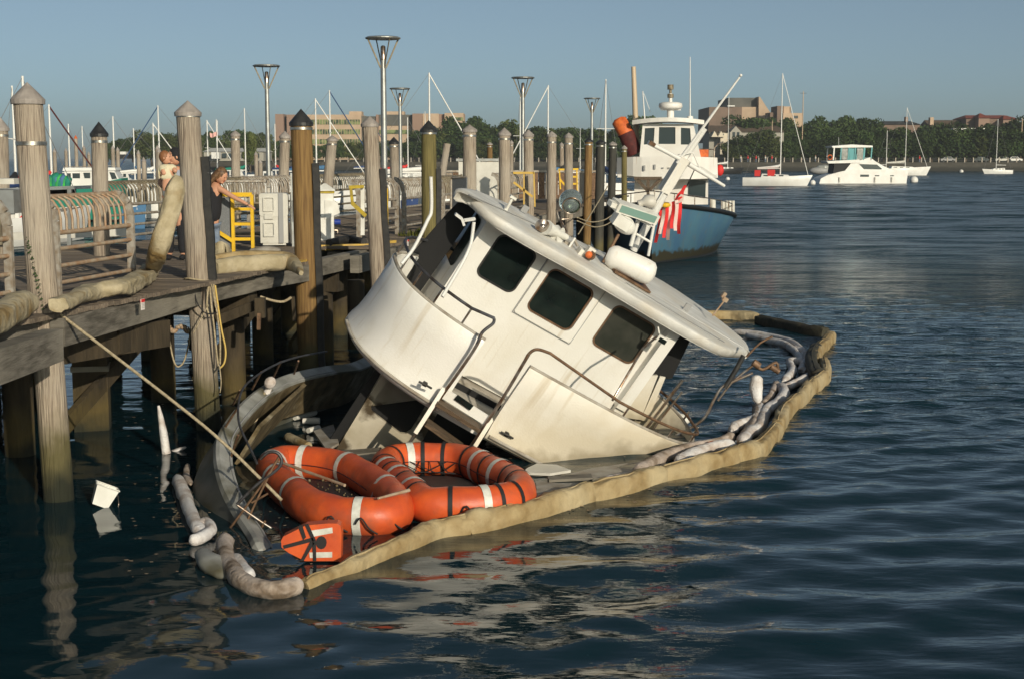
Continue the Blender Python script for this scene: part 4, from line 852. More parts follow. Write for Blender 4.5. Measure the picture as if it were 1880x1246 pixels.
# canopy poles
bp('canopy_pole', MB().tube(curve_pts([LB(737, 485, 1, -1.1), LB(760, 455, 1, -1.0), LB(785, 405, 1, -.9), LB(792, 385, 1, -.85), LB(791, 325, 1, -.8)], 4), .022, 8), 'alu')
bp('canopy_pole', MB().tube(curve_pts([LB(812, 545, 1, -1.45), LB(845, 490, 1, -1.2), LB(860, 460, 1, -1.1), LB(866, 440, 1, -1.0), LB(870, 408, 1, -.95)], 4), .022, 8), 'alu')
bp('canopy_bracket', MB().bar(LB(836, 393, 1, -.95), LB(848, 402, 1, -.95), .05, .03).bar(LB(848, 402, 1, -.95), LB(852, 414, 1, -.95), .05, .03).bar(LB(852, 405, 1, -.95), LB(872, 402, 1, -.9), .03, .03), 'alu')
bp('floodlight', MB().box(LB(1215, 623, 1, -.35), (.16, .06, .09)).tube([LB(1210, 612, 1, -.35), LB(1208, 600, 1, -.3)], .012, 6), 'whiteplastic')
bp('floodlight_lens', MB().box(LB(1215, 624, 1, -.35)+V((0, -.034, 0)), (.11, .01, .06)), 'glass')
bp('boarding_pole', MB().tube([LB(1124, 735, 1, -1.5), LB(1165, 665, 1, -1.3), LB(1180, 640, 1, -1.1), LB(1205, 618, 1, -.8)], .016, 8), 'steel')
# stairs down to the cockpit
st = bp('stair', MB().bar(LB(815, 712, 1, -1.66), LB(762, 795, 1, -1.9), .05, .09).bar(LB(902, 770, 1, -1.66), LB(855, 845, 1, -1.9), .05, .09), 'gel_dirty')
bp('name_board', MB().plate([(p.x, p.z) for p in (LB(816, 711, 1, -1.66), LB(905, 768, 1, -1.66), LB(898, 785, 1, -1.66), LB(809, 729, 1, -1.66))], [], .03, lambda u, v, w: V((u, -1.66+w, v))), 'gel', st)
a, b = LB(837, 728, 1, -1.68), LB(866, 748, 1, -1.68); bp('dark_plate', MB().bar(a, b, .01, .075), 'glass', st)
for (p, q, yy) in (((800, 735), (878, 785), -1.72), ((780, 772), (850, 822), -1.80)): bp('tread', MB().bar(LB(*p, 1, yy), LB(*q, 1, yy), .20, .05), 'teak', st)
# lower saloon bulkhead, tucked under the deck
SY = -.62
def S2(px, py): p = LB(px, py, 1, SY); return (p.x, p.z)
outer = [S2(716, 662), S2(625, 812), S2(600, 850), S2(960, 1000), S2(1120, 830), S2(860, 740)]
h1 = [S2(*p) for p in ((722, 678), (738, 670), (800, 705), (792, 730), (755, 790), (745, 796), (735, 795), (683, 755), (681, 745))]
h2 = [S2(*p) for p in ((812, 742), (902, 792), (905, 800), (880, 832), (850, 860), (780, 830), (775, 810))]
bp('saloon_wall', MB().plate(outer, [h1, h2], .05, lambda u, v, w: V((u, SY+w, v))), 'saloon')
bp('saloon_glass', MB().plate([(-1.85, -1.1), (1.2, -1.1), (1.2, -3.4), (-1.85, -3.4)][::-1], [], .02, lambda u, v, w: V((u, SY+.06+w, v))), 'black')
# hull: port side rises out of the water, starboard lies under it
zg = -2.5
PG = [LB(*p, 2, zg) for p in [(650, 668), (600, 675), (545, 686), (500, 703), (452, 738), (412, 788), (402, 830)]] + [LB(412, 885, 2, -2.46), LB(436, 935, 2, -2.38), LB(462, 975, 2, -2.24), LB(480, 1010, 2, -2.12)]
PG = [V((-.2, 4.6, zg)), V((-.75, 3.5, zg))] + PG + [V((PG[-1].x+.5, PG[-1].y-.2, zg)), V((-1.2, -4.9, zg)), V((.8, -4.9, zg)), V((2.6, -4.2, zg)), V((3.3, -2, zg)), V((2.8, .5, zg)), V((1.4, 3.2, zg)), V((.3, 4.8, zg))]
PGs = curve_pts(PG, 5, True)
def inward(i, d):
    t_ = (PGs[(i+1) % len(PGs)]-PGs[i-1]).normalized(); o = V((-t_.y, t_.x, 0))
    return PGs[i]+o*d
ctr = V((-.1, -.5, zg)); sgn = 1 if (inward(10, .1)-ctr).length < (PGs[10]-ctr).length else -1
prof = [(.35, -1.6), (.06, -.95), (-.03, -.45), (-.01, -.10), (-.04, -.06), (-.04, 0), (-.01, .03), (.15, .03), (.16, 0), (.19, -.62)]
n = len(PGs); rows = [[inward(i, sgn*d)+V((0, 0, z)) for i in list(range(n))+[0]] for d, z in prof]
hull = bp('hull', MB().sheet(rows[:5]), 'hulldark'); bp('side_deck', MB().sheet(rows[4:9], False), 'hullgrey', hull); bp('inner_bulwark', MB().sheet(rows[8:]), 'slime', hull)
bp('inner_panel', MB().plate([(0, 0), (.95, .05), (1.0, -.42), (.05, -.62)], [], .05, lambda u, v, w: LB(462, 775, 2, -2.5).lerp(LB(548, 700, 2, -2.5), u)+V((.08+w, 0, v))), 'slime', hull)
bp('cap_rail_stripe', MB().tube([inward(i, sgn*.12)+V((0, 0, .035)) for i in range(15, 62)], .010, 6), 'greyplastic', hull)
# rail round the stern with its stanchions
def LZ(px, py, dz): return LB(px, py, 2, zg+dz)
rp = [(600, 645), (560, 652), (520, 663), (485, 680), (455, 702), (442, 722), (437, 752), (440, 780), (452, 808), (462, 828), (472, 850)]
stern = bp('stern_rail', MB().tube(curve_pts([LZ(*p, .42) for p in rp], 4), .013, 8), 'darktube')
for a, b in (((548, 662), (540, 686)), ((515, 664), (502, 692)), ((480, 682), (463, 714)), ((441, 716), (428, 742)), ((438, 745), (414, 783)), ((437, 798), (424, 838))):
    bp('stanchion', MB().tube([LZ(*a, .40), LZ(*b, .03)], .013, 8), 'rusty', stern)
# cleat post with hanging fender and line
bp('cleat_post', MB().ball(LZ(496, 702, .18), .075, 10, 7, (1, 1, 1.1)).tube([LZ(494, 712, .08), LZ(486, 728, -.02)], [.04, .05], 8), 'sock', hull)
bp('hanging_line', MB().tube(curve_pts([LZ(490, 715, .05), LZ(478, 750, -.2), LZ(462, 790, -.4)], 4), .022, 8, jit=.3).tube(curve_pts([LZ(486, 720, .05), LZ(474, 752, -.2)], 4), .016, 8), 'rope', hull)
# bent remains of the boarding rail above the stern
def T(pts, r=.013, Y=14.0, k=5, m='rusty'): 
    return MB().tube([BI @ p for p in curve_pts([DY(p[0], p[1], p[2] if len(p) > 2 else Y) for p in pts], k)], r, 8)
bent = bp('bent_boarding_rail', T([(435, 925), (470, 890), (500, 868), (514, 855), (517, 842), (508, 830), (492, 830), (478, 842)], .017), 'darktube')
for pts, r, m in (([(434, 925), (480, 957), (539, 995)], .014, 'steel'), ([(420, 980), (466, 1010), (511, 1043)], .012, 'rusty'), ([(512, 838), (480, 890), (420, 972)], .013, 'rusty'),
                  ([(505, 850), (470, 920), (446, 975)], .012, 'rusty'), ([(487, 955), (455, 1014)], .014, 'rusty'), ([(566, 990), (540, 1030), (522, 1062)], .010, 'rusty'), ([(492, 905), (462, 922)], .012, 'rusty')):
    bp('tube', T(pts, r, 14.0, 2), m, bent)
# bow pulpit emerging on the far right
pul = bp('pulpit', T([(1240, 800), (1290, 770), (1310, 735), (1325, 710), (1350, 698), (1382, 684)], .020, 18.9), 'steel')
for pts, r, m in (([(1318, 735), (1345, 700), (1380, 672), (1391, 664)], .016, 'steel'), ([(1365, 652), (1350, 680), (1330, 712)], .035, 'rubber'), ([(1370, 655), (1395, 630), (1418, 618)], .015, 'rusty'), ([(1385, 666), (1400, 678), (1425, 665), (1428, 684)], .022, 'rusty')):
    bp('tube', T(pts, r, 18.9, 4), m, pul)
bp('clamp', MB().tube([BI@DY(1383, 664, 18.9), BI@DY(1394, 672, 18.9)], .05, 10).tube([BI@DY(1415, 672, 18.9), BI@DY(1430, 682, 18.9)], .04, 10), 'rusty', pul)
bp('far_antenna', MB().tube([BI@DY(1308, 580, 20), BI@DY(1330, 552, 20)], .012, 6).box(BI@DY(1331, 550, 20), (.08, .05, .06)).box(BI@DY(1329, 542, 20), (.05, .04, .08)), 'railrust')

# tattered flag hanging from the mast
cf = [DY(1228, 350, 19.9), DY(1262, 342, 19.9)]
t = thing('flag', 'tattered red and white striped flag hanging from the leaning mast', 'flag', DY(1222, 378, 19.8))
stripes = 7; topL, topR = (1210, 379), (1251, 365)
for k in range(stripes):
    u0, u1 = k/stripes, (k+1)/stripes; rows = []
    endy = (446, 430, 437, 441, 420, 424, 430)[k]; dx = (-8, -5, -3, -1, 0, 1, 1)[k]
    for j in range(9):
        tt = j/8; r_ = []
        for u in (u0, u1):
            x = topL[0]+(topR[0]-topL[0])*u; y = topL[1]+(topR[1]-topL[1])*u; y = y+(endy-y)*tt
            wob = .035*math.sin(u*14+tt*3)
            late = max(0, tt-.5)*2; mid = topL[0]+(topR[0]-topL[0])*(u0+u1)/2
            x = mid+(x-mid)*(1.12-.12*late**2) - 6*tt*(1-(u0+u1)/3) + (dx+3)*.5*late**2 + 1.4*math.sin(tt*5)
            r_.append(DY(x, y, 19.8+wob))
        rows.append(r_)
    part('stripe', MB().sheet(rows), 'flagred' if k % 2 == 0 else 'flagwhite', t)
rows = [[DY(1238, 368, 19.8), DY(1249, 366, 19.75)], [DY(1243, 358, 19.85), DY(1254, 362, 19.8)], [DY(1250, 350, 19.8), DY(1256, 352, 19.82)], [DY(1256, 340, 19.85), DY(1261, 341, 19.8)]]
part('torn_end', MB().sheet(rows), 'flagred', t); part('torn_end', MB().sheet([[p+V((-.0, -.02, -.05)) for p in r] for r in rows[:3]]), 'flagwhite', t)
part('yellow_tie', MB().ball(DY(1222, 377, 19.7), .045, 8, 6, (1.6, .8, .8)), 'yellow', t); part('halyard', MB().tube([DY(1240, 368, 19.8), DY(1262, 340, 19.9), DY(1275, 312, 19.9)], .008, 5), 'strap', t)

# ------------------------------------------------------------------ two orange rescue rafts
def raft(lab, cpts, r, z, strips, bstraps, net=False):
    P = [WZ(p[0], p[1], z) for p in cpts]; C = curve_pts(P, 8, True)
    t = thing('life_raft', lab, 'life raft', (sum((p for p in P), V())/len(P)).to_tuple()[:2]+(0,))
    sm = []
    for i, p in enumerate(C):
        d_ = (C[(i+1) % len(C)]-C[i-1]).normalized(); sm.append(p+d_.cross(V((0, 0, 1))).normalized()*r*1.0+V((0, 0, .01)))
    part('seam', MB().loop(sm, .007, 6), 'maroon', t)
    sm2 = [p+(p-sum(C, V())/len(C)).normalized()*(-.02)+V((0, 0, r*1.15)) for p in C]
    tb = part('buoyancy_tube', MB().loop(C, r, 22, jit=.08, seed=r*40, vz=1.15), 'orange', t); n = len(C)
    def band_(u, wd, m, nm, rad=1.012):
        i = u*n; g = MB(); seg = []
        for s_ in (-.5, 0, .5):
            q = (i + s_*wd/((C[1]-C[0]).length+1e-6)*1.0) % n; j = int(q); f = q-j; seg.append(C[j % n].lerp(C[(j+1) % n], f))
        d = (seg[2]-seg[0]).normalized(); a, b = seg[1]-d*wd/2, seg[1]+d*wd/2
        x = d.cross(V((0, 0, 1))).normalized(); R2 = [[p_+(x*math.cos(k*.2856)+V((0, 0, 1.15))*math.sin(k*.2856))*r*rad*1.01 for k in range(23)] for p_ in (a, b)]
        part(nm, g.sheet(R2), m, t)
    for u in strips: band_(u, .085, 'whitetape', 'reflective_band', 1.035)
    for u in bstraps: band_(u, .045, 'strap', 'strap', 1.05)
    return t, C
r1, C1 = raft('orange oblong rescue raft with white bands lying nearest the stern, left of the other raft',
     [(497, 862), (520, 848), (580, 850), (640, 862), (690, 890), (724, 918), (728, 938), (690, 948), (620, 945), (570, 930), (540, 906), (512, 884)], .172, .16, (.02, .14, .25, .38, .62, .82, .92), ())
r2, C2 = raft('orange square rescue raft bound with black straps, right of the oblong one',
     [(706, 862), (725, 846), (790, 842), (855, 846), (905, 868), (948, 890), (952, 912), (900, 924), (830, 928), (778, 924), (750, 900), (722, 878)], .172, .18, (.12, .30, .36, .60, .80, .88, .95), (.06, .15, .20, .27, .33, .40, .44, .53, .57, .67, .77, .84, .91, .98))
g = MB()
ctr2 = sum(C2, V())/len(C2)
for k in range(9):
    a, b = C2[6+k*2]+V((0, -.2, .02)), C2[8+((k*5) % 16)]+V((0, -.2, -.12)); g.tube([a, a.lerp(b, .5)+V((0, -.02, -.05)), b], .006, 5)
part('net', g, 'strap', r2)
for C_, t_, sel in ((C1, r1, (50, 58, 64)), (C2, r2, (44, 52, 60))):
    for k in sel:
        p = C_[k % len(C_)]; part('grab_line', MB().tube(curve_pts([p+V((-.10, -.20, -.02)), p+V((-.04, -.23, .05)), p+V((.04, -.22, -.06)), p+V((.12, -.20, -.12))], 4), .009, 6), 'strap', t_)
part('floor_net', MB().prism([((ctr2+(p-ctr2)*.75).x, (ctr2+(p-ctr2)*.75).y) for p in C2[::4]], .03, .045), 'rubber', r2)
c1 = sum(C1, V())/len(C1); part('floor_net', MB().prism([((c1+(p-c1)*.7).x, (c1+(p-c1)*.7).y) for p in C1[::4]], .02, .035), 'rubber', r1)
g = MB()
for k in range(60):
    p = c1+(C1[k % len(C1)]-c1)*random.uniform(.3, .75)+V((0, 0, random.uniform(-.1, -.04))); g.ball((p.x, p.y, .05), random.uniform(.008, .02), 5, 3)
part('weed', g, 'slime', r1)['kind'] = 'stuff'
# orange rescue board standing at the stern
YBd = WZ(600, 1032, 0).y; t = thing('rescue_board', 'small orange float board with two white strips and black straps, in front of the rafts', 'float board', WZ(570, 1030, 0))
def RBD(px, py, w=0): return DY(px, py, YBd)+V((0, w*.9, 0))
def rb_plate(pts, m, nm, w0, w1, par=t, holes=()): return part(nm, MB().plate([(p[0], p[1]) for p in pts], holes, 1, lambda u, v, w: RBD(u, v, w0+(w1-w0)*w)), m, par)
ol = [(516, 992), (520, 984), (560, 964), (600, 960), (618, 960), (625, 964), (627, 978), (626, 1024), (618, 1029), (560, 1029), (530, 1014), (517, 1004)]
bd = rb_plate(ol, 'orange', 'board', 0, .16)
rb_plate([(569, 973), (610, 967), (611, 977), (575, 984)], 'whitetape', 'reflective_strip', -.008, .01); rb_plate([(568, 1013), (610, 1012), (610, 1022), (569, 1023)], 'whitetape', 'reflective_strip', -.008, .01)
rb_plate([(590+10*math.cos(a*.524), 995+12*math.sin(a*.524)) for a in range(12)], 'strap', 'hand_hole', -.006, .02)
for pts in (((548, 965), (555, 962), (562, 985), (557, 990)), ((560, 962), (566, 960), (580, 990), (574, 992)), ((520, 1000), (575, 985), (576, 992), (522, 1006)), ((552, 1028), (558, 1028), (578, 995), (570, 993)), ((574, 990), (580, 990), (581, 1028), (575, 1028))): rb_plate(list(pts), 'strap', 'strap', -.014, -.002)

# ------------------------------------------------------------------ containment booms
def boomline(name, lab, pts, r, m='fabric', cat='oil boom', zc=.05, sections=None, jit=.12, seed=0, skirt=True, flat=1.0, rs_=None):
    P = [WZ(p[0], p[1], zc) for p in pts]; t = thing(name, lab, cat, (P[0].x, P[0].y, 0))
    cuts = sections or [0, len(P)-1]
    for a, b in zip(cuts[:-1], cuts[1:]):
        C = curve_pts(P[a:b+1], 12); n = len(C); fin = [r*(rs_[a] if rs_ else 1)*(1-.14*math.exp(-min(i, n-1-i)*.8))*(1+.13*mnoise.noise(V((i*.13+seed, a, 0)))) for i in range(n)]
        if rs_:
            fin = [fin[i]*(rs_[a]+(rs_[b]-rs_[a])*i/(n-1))/rs_[a] for i in range(n)]
        C = [p+V((0, 0, -(r-f_)*.6+.02*mnoise.noise(V((i*.21, seed+3, a))))) for i, (p, f_) in enumerate(zip(C, fin))]
        part('float_section', MB().tube(C, [f_*.86 for f_ in fin], 28, jit=jit*1.5, seed=seed+a, flat=flat*1.2, sq=.62), m, t)
        part('top_seam', MB().tube([p+V((0, 0, f_*flat*1.03)) for p, f_ in zip(C, fin)][1:-1], .010, 6, jit=.4), m, t)
        if a > 0: part('connector', MB().tube([C[0]-(C[1]-C[0]).normalized()*.03, C[0]+(C[1]-C[0]).normalized()*.03], fin[0]*.90, 20, flat=flat*1.2, sq=.62), m, t)
        if skirt: part('skirt', MB().sheet([[p+V((0, 0, .02)) for p in C], [p+V((.0, -.02, -.35)) for p in C]]), 'fabric', t)
    return t
boomline('containment_boom', 'long tan fabric boom lying in front of the sunken boat', [(560, 1074), (620, 1050), (700, 1018), (755, 998), (805, 978), (860, 970), (930, 955), (1000, 937), (1080, 912), (1150, 896), (1215, 877), (1290, 858), (1350, 842), (1395, 825), (1428, 790)], .118, sections=[0, 5, 8, 10, 12, 14], zc=.03, rs_=[.55, .7, .9, 1.05, 1.12, 1, 1, 1, 1.05, 1, 1, 1, 1, 1, .95], flat=1.3)
BOOM2 = boomline('containment_boom', 'tan boom section bending up along the right side, next to the white socks', [(1427, 790), (1440, 760), (1465, 738), (1490, 712), (1515, 692), (1512, 668)], .11, sections=[0, 2, 5], zc=.06, seed=5, flat=1.35)
boomline('containment_boom', 'dark boom section at the far right corner', [(1392, 588), (1430, 597), (1475, 606), (1515, 612)], .13, 'fabric_dark', zc=.06, seed=7)
boomline('containment_boom', 'short tan boom section behind the low end of the roof', [(1290, 583), (1340, 582), (1392, 586)], .11, zc=.05, seed=9, flat=1.3)
boomline('containment_boom', 'short tan boom end at the outermost right corner', [(1527, 618), (1515, 632), (1500, 645), (1497, 668)], .12, zc=.08, seed=11)
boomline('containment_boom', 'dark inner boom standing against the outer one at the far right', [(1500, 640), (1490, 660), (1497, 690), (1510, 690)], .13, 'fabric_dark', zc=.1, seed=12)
G_S = 'absorbent socks floating inside the boom'
socks = [
 ('long pinkish white sock lying close inside the front boom', [(870, 945), (930, 930), (1000, 915), (1060, 900), (1120, 880), (1190, 866)], .05, 'sock'),
 ('short twisted sock end beside the strapped raft', [(820, 955), (845, 942), (890, 938), (950, 928)], .055, 'sock'),
 ('brown stained sock running from the boat\'s corner along the boom', [(1165, 866), (1210, 842), (1265, 822), (1320, 812), (1345, 800)], .075, 'sock_dirty'),
 ('clean white sock with an orange band beside the brown stained one', [(1245, 850), (1275, 832), (1310, 822), (1350, 818)], .09, 'sock'),
 ('upright brownish sock propped over the pulpit end', [(1360, 812), (1375, 790), (1388, 770), (1392, 740)], .075, 'sock_dirty'),
 ('white zigzag sock nearest the right boom', [(1362, 812), (1375, 795), (1395, 782), (1405, 755), (1425, 740), (1440, 722), (1432, 708)], .085, 'sock'),
 ('pinkish sock looping in front of the upright brown one', [(1345, 790), (1350, 782), (1375, 774), (1392, 762), (1396, 742)], .07, 'sock'),
 ('slim greyish sock between the two zigzag ones', [(1400, 742), (1415, 725), (1427, 700)], .06, 'sock_dirty'),
 ('lilac white sock winding at the far right', [(1440, 712), (1462, 702), (1485, 690), (1488, 680), (1472, 680), (1480, 660), (1475, 645), (1455, 640)], .07, 'sock'),
 ('white sock lying behind the low end of the roof, nearer the boat', [(1370, 615), (1400, 622), (1440, 632), (1462, 648), (1470, 662), (1450, 664), (1455, 680), (1438, 700)], .07, 'sock'),
 ('pink tinted sock behind the low end of the roof, nearer the outer boom', [(1345, 608), (1390, 613), (1430, 620), (1462, 632), (1478, 655)], .06, 'sock'),
 ('straight pinkish sock floating left of the stern', [(324, 875), (340, 912), (352, 945), (368, 978)], .075, 'sock'),
 ('curled sock end beside the straight one left of the stern', [(350, 992), (370, 985), (388, 972), (378, 958), (362, 968)], .06, 'sock'),
 ('thin tan sock just behind the straight one left of the stern', [(345, 852), (342, 872), (350, 888)], .04, 'sock_dirty'),
 ('large dirty sock sweeping round the stern to the lower left of the orange board', [(415, 985), (412, 1010), (425, 1045), (450, 1070), (490, 1082), (525, 1080), (550, 1072)], .085, 'sock_dirty'),
 ('short folded sock between the stern rail and the big dirty sock', [(430, 1020), (448, 1045), (462, 1058)], .06, 'sock'),
]
SK = {}
for i, (lab, pts, r, m) in enumerate(socks): SK[lab] = sock('absorbent_sock', [WZ(p[0], p[1], .06) for p in pts], r*(1.02 if pts[0][0] > 1150 else .95), m, lab, 'absorbent sock', jit=.22, group=G_S, seed=i*3, k=6)
part('orange_band', MB().tube([WZ(1306, 823, .05), WZ(1311, 822, .05)], .098, 14), 'orangefender', SK['clean white sock with an orange band beside the brown stained one'])
sock('buoy_sock', [DY(1392, 740, 18.7), DY(1388, 712, 18.8), DY(1390, 690, 18.9)], [.05, .09, .08], 'sock', 'white topped sock standing upright on the pulpit tubes', 'absorbent sock', jit=.1, group=G_S)
sock('boom_end', [WZ(370, 1012, .05), WZ(390, 1035, .05), WZ(415, 1060, .02)], [.07, .12, .05], 'hullgrey', 'grey folded boom end floating left of the big dirty sock', 'oil boom', jit=.2, flat=.7)
# debris: planks, sheet, cans
G_D = 'debris floating in the cockpit'
def deb(name, lab, pts, th, m, z=.03): return single(name, MB().prism([(WZ(*p, z).x, WZ(*p, z).y) for p in pts], z-th, z), m, lab, 'debris', G_D)
deb('floating_board', 'pale sheet floating right of the strapped raft', [(968, 858), (985, 850), (1022, 852), (1048, 862), (1010, 868), (960, 866)], .03, 'plastic', .06)
deb('floating_board', 'grey board edge floating below the pale sheet', [(1005, 874), (1085, 868), (1088, 876), (1008, 880)], .03, 'beam', .05)
deb('floating_board', 'large grey floor panel awash inside the boom', [(975, 885), (1090, 858), (1180, 845), (1190, 862), (1090, 890), (985, 918)], .03, 'gel_grey', .012)
deb('floating_board', 'grey plank floating left of the strapped raft, under the saloon wall', [(600, 828), (700, 820), (702, 828), (602, 838)], .03, 'beam', .05)
deb('floating_board', 'second grey plank just below the first under the saloon wall', [(640, 838), (760, 822), (765, 830), (650, 846)], .03, 'gel_grey', .06)
deb('floating_board', 'tilted grey panel rising from the water left of the saloon wall', [(575, 790), (612, 778), (622, 812), (600, 825)], .03, 'gel_grey', .14)
for k, (pts, lab) in enumerate([([(541, 766), (565, 760), (578, 756)], 'upper white bottle in the cluster floating in the cockpit'), ([(556, 772), (575, 772), (587, 772)], 'middle white bottle in the cockpit cluster'), ([(566, 790), (585, 786)], 'lowest white scrap in the cockpit cluster'), ([(530, 803), (566, 818)], 'tan cylindrical float lying above the oblong raft')]):
    single('floating_bottle' if k < 3 else 'floating_tube', MB().tube([WZ(*p, .05) for p in pts], [.04, .05, .045][:len(pts)] if k < 3 else [.07, .055], 10), 'whiteplastic' if k < 3 else 'fabric_pale', lab, 'debris', G_D)
g = MB()
for k in range(40):
    P = WZ(random.uniform(1180, 1270), random.uniform(748, 775), 0); 
single('floating_bag', MB().ball(WZ(1215, 765, .05), .28, 14, 8, (1.0, .5, .55)).ball(WZ(1238, 770, .05), .2, 10, 7, (1.2, .5, .5)), 'whiteplastic', 'crumpled white bag floating behind the right bulwark', 'bag')
single('boat_hook', MB().tube([WZ(510, 846, .42), WZ(633, 890, .36)], .017, 8), 'railrust', 'tan wooden boat hook lying across the oblong raft', 'pole'); single('paddle', MB().tube([WZ(694, 914, .38), WZ(751, 899, .38)], [.012, .02], 8), 'railrust', 'short wooden stick lying where the two rafts meet', 'stick')
g = MB(); rf_ = np.random.RandomState(4)
for k in range(420):
    px, py = (rf_.uniform(500, 1330), rf_.uniform(800, 960)) if k % 2 else (rf_.uniform(230, 620), rf_.uniform(740, 1060))
    P = WZ(px, py, .012); a = rf_.uniform(.006, .022); th = rf_.uniform(0, 3)
    g.add([P+V((a*math.cos(th+q*1.57)*(1.6 if q % 2 else .8), a*math.sin(th+q*1.57), 0)) for q in range(4)], [(0, 1, 2, 3)])
single('floating_flecks', g, 'railrust', 'fine flecks of weed and scum floating around the wreck', 'flotsam', kind='stuff')
# bucket
P = WZ(190, 928, 0); t = thing('bucket', 'white square bucket floating tilted in the dark water on the left', 'bucket', P); Rk = Matrix.Rotation(R_(22), 3, 'Y') @ Matrix.Rotation(R_(-12), 3, 'X') @ Matrix.Rotation(.3, 3, 'Z')
prof = [(.085, -.10), (.12, .12)]
vs = [P+V((.0, 0, .105))+Rk@V((sx*r, sy*r, z)) for r, z in prof for sx, sy in ((-1, -1), (1, -1), (1, 1), (-1, 1))]
part('shell', MB().add(vs, [(0, 1, 5, 4), (1, 2, 6, 5), (2, 3, 7, 6), (3, 0, 4, 7), (3, 2, 1, 0)]), 'whiteplastic', t)
part('rim', MB().loop([P+V((0, 0, .105))+Rk@V((sx*.123, sy*.123, .12)) for sx, sy in ((-1, -1), (0, -1), (1, -1), (1, 0), (1, 1), (0, 1), (-1, 1), (-1, 0))], .009, 6), 'whiteplastic', t)
part('handle', MB().tube(curve_pts([P+V((0, 0, .105))+Rk@V((.125, -.02, .08)), P+V((.17, -.02, .03)), P+V((.14, -.03, -.02)), P+V((.05, -.02, .0))], 5), .004, 5), 'steel', t)
# standing white stake and pale float left of the stern
single('leaning_stake', MB().tube([WZ(305, 832, 0), DY(300, 795, WZ(305, 832, 0).y), DY(294, 760, WZ(305, 832, 0).y), DY(291, 744, WZ(305, 832, 0).y)], [.055, .05, .03, .015], 10, jit=.15), 'sock', 'pale worn stake sticking out of the dark water below the rope', 'stake')
single('foam_scrap', MB().ball(WZ(325, 826, .0), .11, 10, 6, (1.2, .6, .25), Matrix.Rotation(-.35, 3, 'Y')), 'sock', 'pale foam scrap floating beside the leaning stake', 'debris')
# ropes
def rope(name, lab, pts, r, m='rope', k=8, cat='rope'): return single(name, MB().tube(curve_pts(pts, k), r, 8, jit=.08), m, lab, cat)
rope('mooring_rope', 'taut rope running from the nearest pile down to the stern of the sunken boat', [DY(112, 578, 15.1), DY(300, 722, 14.6), DY(410, 812, 14.3), DY(517, 917, 14.0)], .017)
g = MB()
c = DY(85, 579, 15.2)
g.loop([c+V((.172*math.cos(a*.524), .172*math.sin(a*.524), .012*math.sin(a*2))) for a in range(12)], .016, 8); single('rope_turn', g, 'rope', 'rope turns around the nearest pile at deck level', 'rope')
g = MB(); 
for k, (pp, zo) in enumerate(((512, 0), (517, .0), (522, 0))):
    c = DY(366+k*1.2, pp, 19.3); g.loop([c+V((.20*math.cos(a*.524), .20*math.sin(a*.524), .02*math.sin(a+k))) for a in range(12)], .013, 6)
t = thing('rope_bundle', 'bundle of pale ropes tied round the pile and hanging down its right side', 'rope', DY(392, 520, 19))
part('turns', g, 'rope', t)
for k, pts in enumerate([[(385, 520), (388, 560), (393, 600), (398, 650), (402, 678)], [(392, 522), (398, 570), (404, 620), (404, 668)], [(395, 524), (406, 600), (414, 640), (412, 665), (403, 676)], [(383, 522), (380, 560), (384, 580)], [(388, 522), (392, 540), (396, 565), (400, 560)], [(383, 560), (372, 580), (355, 612)], [(403, 670), (406, 700), (404, 720)]]):
    part('strand', MB().tube(curve_pts([DY(x, y, 18.95-.01*k) for x, y in pts], 5), .013 if k < 4 else .008, 6), 'ropeyellow' if k == 2 else 'rope', t)
rope('dark_line', 'thin dark line looping from the roped pile to the deck beam', [DY(355, 524, 19.0), DY(362, 556, 18.9), DY(378, 575, 18.9), DY(398, 574, 18.9)], .009, 'strap')
rope('hanging_loop', 'pale rope loop hanging beneath the deck left of the roped pile', [DY(308, 600, 19.5), DY(316, 650, 19.5), DY(325, 672, 19.5), DY(338, 662, 19.5), DY(348, 622, 19.5), DY(346, 600, 19.5)], .012)
g = MB()
for k in range(14): x = 285+k*4.7; g.ball(DY(x, 603+5*math.sin(k*1.1), 19.6), random.uniform(.025, .05), 7, 5, (1.3, 1, .8))
single('chain_tangle', g, 'railrust', 'rusty chain and rope tangle hanging under the deck beam', 'chain')
g = MB()
for k in range(12): x = 3+k*5.3; g.ball(DY(x, 684+2*math.sin(k*1.4), 22), random.uniform(.03, .05), 7, 5, (1.4, 1, .7))
single('hanging_chain', g, 'railrust', 'rusty chain under the pier at the left edge', 'chain')
rope('under_chain', 'pale chain slung under the deck left of the orange brown pile', [DY(478, 545, 21.2), DY(500, 552, 21.2), DY(520, 554, 21.2), DY(535, 546, 21.2)], .02)
rope('mooring_line', 'upper thin mooring line sagging from a grey pile to the trawler', [DY(1060, 400, 38), DY(1085, 408, 40), DY(1110, 404, 43), DY(1128, 392, 46)], .018); rope('mooring_line', 'lower thin mooring line sagging from a grey pile to the trawler', [DY(1060, 406, 38), DY(1090, 417, 40), DY(1115, 412, 43), DY(1132, 398, 46)], .018)
rope('mooring_line', 'steep thin line from the dark piles down past the round deck light', [DY(1062, 430, 38), DY(1090, 385, 42), DY(1116, 342, 48)], .018)

